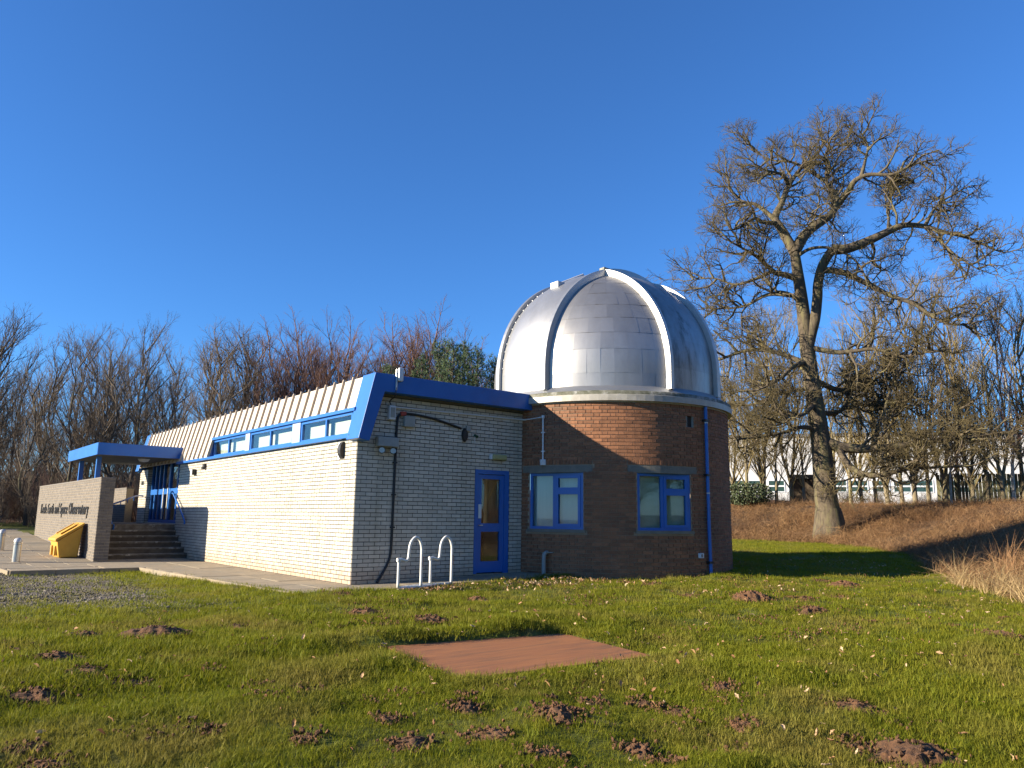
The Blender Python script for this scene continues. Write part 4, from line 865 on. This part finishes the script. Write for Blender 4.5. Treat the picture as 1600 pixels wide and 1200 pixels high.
def polar(px,dist):       # plan position in a viewing direction measured on the photo
    a=YAW+math.atan((px-800)/1215); return CAM[0]+dist*math.sin(a),CAM[1]+dist*math.cos(a)
rr=random.Random(77)
def bgt(k,px,dist,hh,label,name,group,sx=1.):
    x,y=polar(px,dist); s=hh/12.*(12/9. if str(k).startswith('pine') else 1); place(name,KIND[k][0],KIND[k][1],(x,y,H(x,y)-.1),rr.uniform(0,6.28),(s*sx,s*sx,s),label,'tree',group)
GL='bare dark tree of the wood beyond the canopy'; 
for i,(px,d,h) in enumerate([(-30,40,11.5),(15,44,11.8),(45,38,11),(75,46,12.6),(100,41,12.5),(128,47,13.2),(150,42,12.8),(172,46,13.6),(192,40,12.4),(215,45,12.9),(238,42,11.6),(258,47,12.2),(20,54,12.5),(60,57,13.5),(110,55,14),(160,58,14.5),(205,56,14),(245,59,13),(-20,60,13),(275,52,10.5),(-60,45,12),(-90,52,13)]):
    bgt([0,4,1,6,4][i%5],px,d,h*.72*rr.uniform(.8,1.08),['multi-stemmed','straight single-stemmed','twin-stemmed','twin-stemmed','straight single-stemmed'][i%5]+' '+GL,'bare_wood_tree','trees of the wood beyond the canopy',1.0)
for i,(px,d,h) in enumerate([(318,52,10.2),(345,49,10.6),(372,53,10.8),(395,50,9.6)]): bgt(i%2,px,d,h,'bare dark tree rising behind the ribbed roof','bare_roof_tree','dark trees behind the ribbed roof',1.15)
for i,(px,d,h) in enumerate([(415,50,8.8),(440,54,10.2),(462,50,9.8),(486,53,10.8),(508,49,9.6),(530,52,10.2),(580,54,9.6),(600,50,9.0),(622,53,10.4),(645,56,11.0),(668,52,9.6),(690,54,9.8),(720,52,8.6),(755,50,7.6),(775,53,8.2)]): bgt(2,px,d,h,'reddish bare tree behind the white building','reddish_bare_tree','reddish trees behind the white building',1.2)
bgt('birch',551,47,11.2,'slender pale-stemmed birch rising above the reddish trees','birch_tree',None,1.0)
for i,(px,d,h) in enumerate([(655,42,9.4),(682,43,10.4),(704,41,10.2),(722,43,10.4),(744,41,9.8),(772,42,9.6),(600,44,9.0)]): bgt('pine' if i%2 else 'pine2',px,d,h,'green pine tree beside the dome','pine_tree','pines beside the dome',.72)
for i,(px,d,h) in enumerate([(1120,44,8.5),(1150,46,9.2),(1172,43,8.2),(1195,47,9.6),(1218,44,8.6),(1240,48,9.8),(1262,45,9.0),(1312,47,9.4),(1335,44,8.8),(1352,48,9.6),(1375,45,9.2),(1395,43,8.8),(1416,47,9.8),(1438,44,9.2),(1458,48,10),(1482,45,9.4),(1505,47,9.9),(1528,44,9.3),(1550,46,9.6),(1576,43,9.2),(1610,46,10),(1640,44,9)]):
    bgt([3,5][i%2],px,d,h*rr.uniform(.85,1.1),('slim single-stemmed' if i%2==0 else 'slim forked')+' bare tree on the bank before the white warehouse','slim_bare_tree','slim trees along the top of the bank',.95)
bgt('birch',1590,40,11.4,'pale-trunked birch at the open end of the bank','birch_tree',None,.9)
bgt('birch',1492,39,7.6,'small pale birch among the slim trees on the bank','birch_tree',None,.9)
for px,d in((1760,24),(1880,22),(2050,20),(2250,19)): bgt(3,px,d,8.5,'slim bare tree on the bank beyond the straw grass','slim_bare_tree','slim trees beyond the straw grass',1.0)
# the wood that goes on round the lawn on the side away from the sun (seen in the door glass)
for i in range(34):
    a=R(98+i*3.6+rr.uniform(-1.5,1.5)); d=rr.uniform(22,34); x=CAM[0]+d*math.sin(a)+3; y=CAM[1]+d*math.cos(a)
    k=['pine','pine2',1,'pine',0][i%5]; s_=rr.uniform(1.25,1.6) if str(k)[0]=='p' else .95
    place('pine_tree' if str(k)[0]=='p' else 'bare_lawn_tree',KIND[k][0],KIND[k][1],(x,y,H(x,y)-.1),rr.uniform(0,6.28),(s_*1.5,s_*1.5,s_) if str(k)[0]=='p' else s_,'dark pine of the belt across the lawn from the building' if str(k)[0]=='p' else 'bare tree of the belt across the lawn from the building','tree','tree belt across the lawn')
# ------------------------------------------------------------------ far white warehouse, shed, fence
wx,wy=polar(1310,88); wa=-(YAW+math.atan((1310-800)/1215))+R(8)
wh=tag(empty('warehouse',(wx,wy,2.4),wa),'long white warehouse behind the trees with a low strip of windows','warehouse')
MB().box((-22,0,0),(18,14,7.8)).build('wall',MAT['warehouse_white'],wh); MB().box((-22.2,-.2,7.8),(18.2,14.2,8.1)).build('roof',MAT['grey_metal'],wh)
for i in range(19):
    x=-21+i*2.05; wi=empty('window'); wi.parent=wh
    f=MB(); z0,z1=1.9,3.2
    for a,b,c,d in((x,x+1.75,z0,z0+.1),(x,x+1.75,z1-.1,z1),(x,x+.1,z0+.1,z1-.1),(x+1.65,x+1.75,z0+.1,z1-.1),(x+.1,x+1.65,(z0+z1)/2-.08,(z0+z1)/2+.08)): f.box((a,-.06,c),(b,-.005,d))
    f.build('frame',MAT['white_plastic'],wi)
    for c,d in((z0+.1,(z0+z1)/2-.08),((z0+z1)/2+.08,z1-.1)): MB().box((x+.1,-.03,c),(x+1.65,-.006,d)).build('pane',MAT['teal_glass'],wi)
sx_,sy_=polar(1262,50); sh=tag(empty('garden_shed',(sx_,sy_,H(sx_,sy_)-.1),wa),'small dark wooden shed among the slim trees','shed'); MB().box((-.75,-.6,0),(.75,.6,1.75)).build('wall',MAT['shed_wood'],sh); MB().prism([(-.85,-.7,1.75),(-.85,.7,1.75),(-.85,.7,1.85),(-.85,-.7,2.0)],(1.7,0,0)).build('roof',MAT['roof_felt'],sh)
fx,fy=polar(1560,46); fe=tag(empty('board_fence',(fx,fy,H(fx,fy)-.1),-(YAW+math.atan((1560-800)/1215))),'weathered wooden board fence at the end of the bank','fence')
fb_=MB().box((-.07,-.02,0),(.07,.02,1.75)); fm=meshdata('board',fb_.v,fb_.f,MAT['fence_wood'],rnd=fb_.r)
for i in range(30): link('board',fm,fe,loc=(-2.4+i*.155,rr.uniform(-.01,.01),rr.uniform(-.04,.04)))
for i in range(3): MB().box((-2.5+i*2.3,.03,0),(-2.4+i*2.3,.13,1.85)).build('post',MAT['fence_wood'],fe)
# evergreen shrub by the bank
def shrub(px,dist,w,h,label,seed):
    rn=np.random.default_rng(seed); x,y=polar(px,dist); V=[];F=[];o=0; st=[]
    for i in range(26):
        a=rn.random()*6.28; d=np.array([math.cos(a)*w*.5*rn.random()**.5,math.sin(a)*w*.5*rn.random()**.5,h*rn.uniform(.6,1)]); st.append((np.array([[0,0,-.1],d*.5+rn.normal(size=3)*.1,d]),np.array([.03,.02,.006])))
    for i in range(2600):
        u=rv(rn)*rn.random()**.3; c=np.array([u[0]*w*.5,u[1]*w*.5,h*.5+u[2]*h*.5]); 
        if c[2]<.05: continue
        n_=rv(rn); s_=nrm(np.cross(n_,rv(rn)))*.05; V+=[c-s_,c+n_*.06,c+s_,c-n_*.06]; F.append((o,o+1,o+2,o+3)); o+=4
    e=tag(empty('evergreen_shrub',(x,y,H(x,y))),label,'shrub'); link('stem',np_mesh('stem',[add_tubes(st,4)],MAT['dark_bark']),e); link('foliage',np_mesh('foliage',[(np.array(V),np.array(F))],MAT['bush_leaf'],False),e)
shrub(1172,43,2.8,1.3,'dark evergreen shrub on the bank just right of the tower',3)
# ------------------------------------------------------------------ scattered ground cover (instanced)
LIB=bpy.data.collections.new('scatter_library')
def libcol(name,meshes):
    c=bpy.data.collections.new(name)
    for i,m in enumerate(meshes):
        o=bpy.data.objects.new('%s_%02d'%(name,i),m); c.objects.link(o)
    return c
def scatter(name,P,scale,rotz,tilt,col,kind='stuff',idx=None,seed=0):
    n=len(P); me=bpy.data.meshes.new(name); me.vertices.add(n); me.vertices.foreach_set('co',np.asarray(P,np.float32).ravel()); rn=np.random.default_rng(seed)
    a=me.attributes.new('scl','FLOAT','POINT'); a.data.foreach_set('value',np.asarray(scale,np.float32))
    rot=np.zeros((n,3),np.float32); rot[:,2]=rotz; rot[:,0]=tilt[:,0]; rot[:,1]=tilt[:,1]
    a=me.attributes.new('rot','FLOAT_VECTOR','POINT'); a.data.foreach_set('vector',rot.ravel())
    a=me.attributes.new('idx','INT','POINT'); a.data.foreach_set('value',rn.integers(0,len(col.objects),n).astype(np.int32))
    o=link(name,me); o['kind']=kind
    g=bpy.data.node_groups.new(name,'GeometryNodeTree'); g.interface.new_socket('Geometry',in_out='INPUT',socket_type='NodeSocketGeometry'); g.interface.new_socket('Geometry',in_out='OUTPUT',socket_type='NodeSocketGeometry')
    N=g.nodes; L=g.links; gi=N.new('NodeGroupInput'); go=N.new('NodeGroupOutput'); ci=N.new('GeometryNodeCollectionInfo'); ci.inputs['Collection'].default_value=col; ci.inputs['Separate Children'].default_value=True; ci.inputs['Reset Children'].default_value=True
    ip=N.new('GeometryNodeInstanceOnPoints'); ip.inputs['Pick Instance'].default_value=True
    def attr(nm,tp): x=N.new('GeometryNodeInputNamedAttribute'); x.data_type=tp; x.inputs['Name'].default_value=nm; return x.outputs[0]
    L.new(gi.outputs[0],ip.inputs['Points']); L.new(ci.outputs[0],ip.inputs['Instance']); L.new(attr('idx','INT'),ip.inputs['Instance Index']); L.new(attr('scl','FLOAT'),ip.inputs['Scale'])
    er=N.new('FunctionNodeEulerToRotation'); L.new(attr('rot','FLOAT_VECTOR'),er.inputs[0]); L.new(er.outputs[0],ip.inputs['Rotation']); L.new(ip.outputs[0],go.inputs[0])
    m=o.modifiers.new('scatter','NODES'); m.node_group=g; return o
def clump(seed,n,spread,h0,h1,w,lean,m,segs=2,name='clump'):
    rn=np.random.default_rng(seed); V=[];F=[];o=0
    for i in range(n):
        a=rn.random()*6.28; b=np.array([rn.normal()*spread,rn.normal()*spread,-.01]); d=np.array([math.cos(a),math.sin(a),0]); hh=rn.uniform(h0,h1); le=rn.uniform(.1,1)*lean; s_=np.array([-d[1],d[0],0])*w*rn.uniform(.7,1.2)
        for j in range(segs+1):
            t=j/segs; c=b+np.array([0,0,hh*(t-.25*le*t*t)])+d*hh*le*t*t; ww=s_*(1-t*.92)
            V+=[c-ww,c+ww]
        for j in range(segs): F.append((o+2*j,o+2*j+1,o+2*j+3,o+2*j+2))
        o+=2*(segs+1)
    return np_mesh(name,[(np.array(V),np.array(F))],m,False)
rn=np.random.default_rng(9)
def pick(n,box,dens):
    x=rn.uniform(box[0],box[1],n); y=rn.uniform(box[2],box[3],n); k=rn.random(n)<dens(x,y); return x[k],y[k]
def ang_ok(x,y,m=1.12):
    dx,dy=x-CAM[0],y-CAM[1]; a=np.arctan2(dx,dy)-YAW; return (np.abs(a)<R(34)*m)
def cdist(x,y): return np.hypot(x-CAM[0],y-CAM[1])
MOLE=[(-5.25,-4.53,.18),(-5.13,-5.23,.16),(-4.86,-5.62,.12),(-5.58,-5.81,.2),(-3.14,-3.16,.15),(-4.18,-3.66,.27),(-4.81,-3.35,.19),(-1.49,-3.3,.2),(-.99,-1.59,.15),(-4.76,-7.28,.07),(-4.33,-7.8,.09),(-5.73,-7.39,.12),(-3.69,-6.52,.11),(-5.76,-7.04,.09),(-4.21,-5.54,.08),(-1.12,-4.31,.16),(-1.71,-4.28,.11),(.74,-2.78,.16),(-.23,-4.06,.09),(-3.62,-7.6,.11),(-3.79,-8.23,.15),(-2.97,-7.65,.12),(-3.23,-8.34,.14),(-2.77,-7.4,.07),(-2.18,-7.76,.05),(-2.54,-8.23,.17),(-1.89,-7.94,.1),(-1.51,-8.17,.1),(-1.48,-8.48,.13),(-3.2,-8.84,.12),(-2.52,-9.01,.13),(-2.55,-9.29,.09),(4.67,-2.36,.11),(4.46,-3.13,.16),(3.89,-4.4,.16),(4.48,-5.2,.28),(4.17,-6.44,.24),(8.13,-4.37,.14),(7.74,-5.06,.27),(8.4,-5.57,.12),(9.59,-5.34,.09),(4.13,-8.9,.19),(3.95,-7.37,.08),(-.71,-8.38,.14),(-1.41,-9.07,.09),(-.32,-9.35,.17),(-.97,-10.1,.26),(-1.08,-9.76,.1),(4.52,-8.25,.08),(6.22,-5.75,.14),(5.25,-5.67,.16)]
def keep_lawn(x,y):
    k=~inpoly(x,y,PAVE)&~inpoly((x+1.2)/1.03-1.2,(y+6.2)/1.04-6.2,BOARD)&(bankdist(x,y)<.2)&(np.hypot(x-P0.x,y-P0.y)>RT+.02)&~((x>-.02)&(x<4)&(y>-.02)&(y<15.7))
    for mx,my,mr in MOLE: k&=(((x-mx)/1.0)**2+((y-my)/1.0)**2)>(mr*1.02)**2
    z0,_=zones(x,y); k&=rn.random(len(x))>z0*1.15
    return k
def gz(x,y): return hgt(x,y)+rough(x,y)*np.where(y>-.9,.35,1.)
gc=libcol('grass',[clump(100+i,16,.038,.022,.062,.0028,1.1,MAT['grass_blade'],2,'grass_clump') for i in range(6)])
gf=libcol('grassfar',[clump(120+i,22,.07,.035,.08,.0045,.9,MAT['grass_blade'],1,'grass_tuft') for i in range(5)])
def dens_near(x,y): d=cdist(x,y); return ang_ok(x,y)*np.where(d<11,np.clip(1.25-d/11.,.16,1),0)
x,y=pick(230000,(-8.5,6,-12.5,-1.5),lambda x,y:dens_near(x,y)*(.55+.9*(vnoise(x,y,.6,9)+.5))); k=keep_lawn(x,y); x,y=x[k],y[k]; n=len(x)
sc=rn.uniform(.6,1.25,n)*(1+.7*vnoise(x,y,.9,12)); scatter('lawn_grass',np.stack([x,y,gz(x,y)],1),sc,rn.uniform(0,6.28,n),rn.normal(size=(n,2))*.18,gc,seed=1)
x,y=pick(220000,(-14,26,-12,12),lambda x,y:ang_ok(x,y)*(cdist(x,y)>7)*np.clip(9./cdist(x,y),.2,.9)*(.5+.9*(vnoise(x,y,.8,14)+.5))); k=keep_lawn(x,y); x,y=x[k],y[k]; n=len(x)
scatter('lawn_grass',np.stack([x,y,gz(x,y)],1),rn.uniform(.6,1.2,n),rn.uniform(0,6.28,n),rn.normal(size=(n,2))*.15,gf,seed=2)
tl_=libcol('tuft',[clump(180+i,34,.05,.05,.13,.0032,1.0,MAT['grass_blade'],3,'grass_tuft') for i in range(4)])
x,y=pick(9000,(-8.5,12,-12.5,-1.5),lambda x,y:ang_ok(x,y)*(cdist(x,y)<17)*(vnoise(x,y,.7,71)+.6*vnoise(x,y,.25,72)>.16)*.9); k=keep_lawn(x,y); x,y=x[k],y[k]; n=len(x)
scatter('lawn_grass',np.stack([x,y,gz(x,y)],1),rn.uniform(.5,1.1,n),rn.uniform(0,6.28,n),rn.normal(size=(n,2))*.25,tl_,seed=12)
# bank: dead bracken and grasses
dg=libcol('bracken',[clump(140+i,26,.20,.15,.55,.007,2.4,MAT['dry_grass'],3,'bracken') for i in range(5)])
x,y=pick(90000,(5,45,-22,26),lambda x,y:(ang_ok(x,y,1.2)|((x<20)&(y<-3)))*(bankdist(x,y)>-.3)*(bankdist(x,y)<13)*(.4+.9*(vnoise(x,y,1.3,22)+.5))*np.clip(26/cdist(x,y),.3,1)); n=len(x)
scatter('dead_bracken',np.stack([x,y,hgt(x,y)],1),rn.uniform(.30,.85,n)*(1+.7*vnoise(x,y,2.5,31))*np.where(bankdist(x,y)>5,.7,1),rn.uniform(0,6.28,n),rn.normal(size=(n,2))*.6,dg,seed=3)
sg=libcol('straw',[clump(160+i,40,.12,.4,1.1,.006,2.0,MAT['straw'],4,'straw') for i in range(4)])
x,y=pick(620,(7.0,13.5,-10.5,-4.2),lambda x,y:(bankdist(x,y)>-.35)*(bankdist(x,y)<2.2)*np.clip(.8-bankdist(x,y)*.3,.1,1)*(x<10.1)); n=len(x)
scatter('straw_grass',np.stack([x,y,hgt(x,y)],1),rn.uniform(.3,.75,n),rn.uniform(0,6.28,n),rn.normal(size=(n,2))*.4,sg,seed=4)
# upright dead stems on the bank at the right
ds_=libcol('stems',[clump(170+i,10,.16,.7,1.5,.007,.35,MAT['dead_leaf'],2,'stem') for i in range(3)])
x,y=pick(700,(9,17,-8,0),lambda x,y:(bankdist(x,y)>.6)*(bankdist(x,y)<6)*(vnoise(x,y,1.5,41)>.05)*.5); n=len(x)
scatter('dead_stems',np.stack([x,y,hgt(x,y)],1),rn.uniform(.35,.85,n),rn.uniform(0,6.28,n),rn.normal(size=(n,2))*.3,ds_,seed=5)
# scrub under the left wood and behind the building
def twiggy(seed,m):
    t=Tree(seed); rn_=t.rn
    sp={1:dict(n=6,wob=.2,up=.06,tip=.3,per=0,ang=0,len=1,r=.02),2:dict(n=4,wob=.22,up=.05,tip=.4,per=5,ang=38,len=.8,r=.009,lift=.3),3:dict(n=3,wob=.22,up=.04,tip=.5,per=7,ang=36,len=.42,r=.006,lift=.2)}
    for l in sp: sp[l].setdefault('from',.15)
    for i in range(10):
        a=rn_.random()*6.28; t.shoot(np.array([rn_.normal()*.25,rn_.normal()*.25,-.1]),np.array([math.cos(a)*.45,math.sin(a)*.45,1.]),rn_.uniform(1.6,2.8),.018,1,sp)
    return np_mesh('scrub',[add_tubes(t.lev[l],3) for l in(1,2,3)],m)
sb=libcol('scrub',[twiggy(201,MAT['dark_twig']),twiggy(202,MAT['red_twig']),twiggy(203,MAT['dark_twig'])])
pts=[]
for i in range(420):
    px=rr.uniform(-150,330) if i<200 else rr.uniform(300,800); d=rr.uniform(36,64); x,y=polar(px,d)
    pts.append((x,y,H(x,y)))
for i in range(60):
    px=rr.uniform(1120,1660); d=rr.uniform(46,58); x,y=polar(px,d); pts.append((x,y,H(x,y)))
pts=np.array(pts); n=len(pts); scatter('undergrowth',pts,np.where(np.arange(n)<420,rn.uniform(.6,1.15,n),rn.uniform(.2,.45,n)),rn.uniform(0,6.28,n),rn.normal(size=(n,2))*.1,sb,seed=6)
# fallen leaves
def leafmesh(seed,m):
    r_=np.random.default_rng(seed); n=6; V=[];F=[]
    for i in range(n+1):
        t=i/n; w=.022*math.sin(math.pi*min(1,t*.96+.03))*(1+.25*math.sin(i*2.7+seed)); z=.02*math.sin(t*2.6+seed)+r_.uniform(0,.006)
        V+=[(-.05+.1*t,-w,z+.014*r_.random()),(-.05+.1*t,0,z-.006),(-.05+.1*t,w,z+.014*r_.random())]
    for i in range(n): 
        for k in(0,1): F.append((3*i+k,3*i+k+1,3*i+k+4,3*i+k+3))
    return np_mesh('leaf',[(np.array(V),np.array(F))],m)
lv=libcol('leaf',[leafmesh(i,MAT['dead_leaf'] if i%2 else MAT['pale_leaf']) for i in range(6)])
x,y=pick(6500,(-8,14,-12,-1.2),lambda x,y:ang_ok(x,y)*(.25+.8*(vnoise(x,y,1.1,51)>.12))*.5); k=keep_lawn(x,y); x,y=x[k],y[k]
gx_=np.concatenate([rn.normal(.95,.42,170),rn.normal(3.1,.75,330),rn.normal(4.2,.5,60)]); gy_=np.concatenate([rn.normal(-1.42,.10,170),rn.normal(-1.85,.28,330),rn.normal(-2.7,.25,60)])
kk=(gy_<-1.12)&(np.hypot(gx_-P0.x,gy_-P0.y)>RT+.05); gx_,gy_=gx_[kk],gy_[kk]
X=np.concatenate([x,gx_]);Y=np.concatenate([y,gy_]); n=len(X); scatter('fallen_leaves',np.stack([X,Y,gz(X,Y)+.035+rn.uniform(0,.03,n)],1),rn.uniform(.28,.72,n),rn.uniform(0,6.28,n),rn.normal(size=(n,2))*.5,lv,seed=7)
# gravel stones at the left
def stone(seed):
    r_=np.random.default_rng(seed); bm=bmesh.new(); bmesh.ops.create_icosphere(bm,subdivisions=1,radius=.016)
    for v in bm.verts: v.co*=r_.uniform(.7,1.25); v.co.z*=.65
    me=bpy.data.meshes.new('stone'); bm.to_mesh(me); bm.free(); me.materials.append(MAT['gravel_stone']); return me
leafmat('gravel_stone',(.24,.21,.175),(.11,.09,.07),transl=0,world=(.8,.45,.6,(.12,.10,.03)))
gs=libcol('gravel',[stone(i) for i in range(4)])
x,y=pick(42000,(-12,-1.45,-3,8.5),lambda x,y:ang_ok(x,y)*zones(x,y)[0]*(.35+1.3*np.clip(vnoise(x,y,1.3,61)+.35,0,1))); k=~inpoly(x,y,PAVE); x,y=x[k],y[k]; n=len(x)
scatter('gravel',np.stack([x,y,gz(x,y)+.004],1),rn.uniform(.5,1.5,n),rn.uniform(0,6.28,n),rn.normal(size=(n,2))*.4,gs,seed=8)
# molehills
def molemesh(seed):
    r_=np.random.default_rng(seed); n=30; g=np.linspace(-1.15,1.15,n); X,Y=np.meshgrid(g,g); a=np.arctan2(Y,X); rad=1+.18*np.sin(2*a+seed)+.12*np.sin(3*a+2*seed)+.08*np.sin(5*a+seed*3)
    q_=np.hypot(X,Y)/rad; Z=.42*np.clip(1-q_**1.7,-.25,1); Z=Z+np.where(q_<1.05,1,0)*(.20*vnoise(X+seed*3,Y,.33,seed)+.16*vnoise(X,Y+seed,.15,seed+5)); Z-=.05
    V=np.stack([X,Y,Z],-1).reshape(-1,3); idx=np.arange(n*n).reshape(n,n); F=np.stack([idx[:-1,:-1],idx[:-1,1:],idx[1:,1:],idx[1:,:-1]],-1).reshape(-1,4); keep=(q_.reshape(-1)[F]<1.12).all(1); F=F[keep]
    b=MB()
    me_parts=[(V,F)]
    # crumbs
    CV=[];CF=[];o=0
    for i in range(70):
        a=r_.random()*6.28; d=r_.random()**.5*1.25; s_=r_.uniform(.035,.10); c=np.array([math.cos(a)*d,math.sin(a)*d,max(.0,.42*(1-d**1.7))+.02])
        for v in((1,0,0),(-1,0,0),(0,1,0),(0,-1,0),(0,0,1),(0,0,-1)): CV.append(c+np.array(v)*s_*r_.uniform(.7,1.3))
        for f in((0,2,4),(2,1,4),(1,3,4),(3,0,4),(2,0,5),(1,2,5),(3,1,5),(0,3,5)): CF.append((o+f[0],o+f[1],o+f[2],o+f[2]))
        o+=6
    CF=np.array(CF)
    me=bpy.data.meshes.new('molehill'); v=np.concatenate([V,np.array(CV)]); me.from_pydata(v.tolist(),[],F.tolist()+[tuple(f[:3]+len(V)) for f in CF]); me.materials.append(MAT['soil']); return me
def crumb(seed):
    r_=np.random.default_rng(seed); bm=bmesh.new(); bmesh.ops.create_icosphere(bm,subdivisions=1,radius=.016)
    for v in bm.verts: v.co*=r_.uniform(.6,1.3)
    me=bpy.data.meshes.new('crumb'); bm.to_mesh(me); bm.free(); me.materials.append(MAT['soil']); return me
cr=libcol('crumb',[crumb(i) for i in range(3)]); cx=[];cy=[]
for mx,my,mr in MOLE:
    n_=int(35+200*mr); a_=rn.uniform(0,6.28,n_); d_=mr*(.75+np.abs(rn.normal(size=n_))*.45); cx.append(mx+np.cos(a_)*d_); cy.append(my+np.sin(a_)*d_)
for i in range(60):      # old trodden-down soil patches
    px_,py_=rn.uniform(-7,7),rn.uniform(-11.5,-2); n_=rn.integers(20,90); q_=rn.uniform(.06,.22); cx.append(px_+rn.normal(size=n_)*q_*1.6); cy.append(py_+rn.normal(size=n_)*q_)
X=np.concatenate(cx);Y=np.concatenate(cy); k=~inpoly(X,Y,PAVE)&~inpoly(X,Y,BOARD)&(Y<-1.3)&(np.hypot(X-P0.x,Y-P0.y)>RT+.1); X,Y=X[k],Y[k]; n=len(X)
scatter('soil_crumbs',np.stack([X,Y,gz(X,Y)+rn.uniform(.005,.035,n)],1),rn.uniform(.3,1.15,n),rn.uniform(0,6.28,n),rn.normal(size=(n,2)),cr,seed=15)
MM=[molemesh(i+1) for i in range(6)]
for i,(x,y,r_) in enumerate(MOLE):
    o=link('molehill',MM[i%6],None,loc=(x,y,float(gz(np.array([x]),np.array([y]))[0])-.01)); s=r_*1.2; o.scale=(s,s*rr.uniform(.8,1.1),max(.08,s*rr.uniform(.6,1.0))); o.rotation_euler=(0,0,rr.uniform(0,6.28))
    big=r_>.255 and i==46
    nb=math.hypot(max(0,abs(x+1.2)-1.2),max(0,abs(y+6.15)-.85))<.75; nt_=math.hypot(x-P0.x,y-P0.y)<5.2
    tag(o,'broad low heap of crumbly brown soil, widest of the molehills' if big else 'mound of crumbly brown soil beside the reddish board in the lawn' if nb else 'mound of crumbly brown soil on the lawn in front of the brick tower' if nt_ else 'mound of crumbly brown soil pushed up through the open lawn','molehill',None if big else 'molehills beside the board' if nb else 'molehills before the tower' if nt_ else 'molehills on the open lawn')
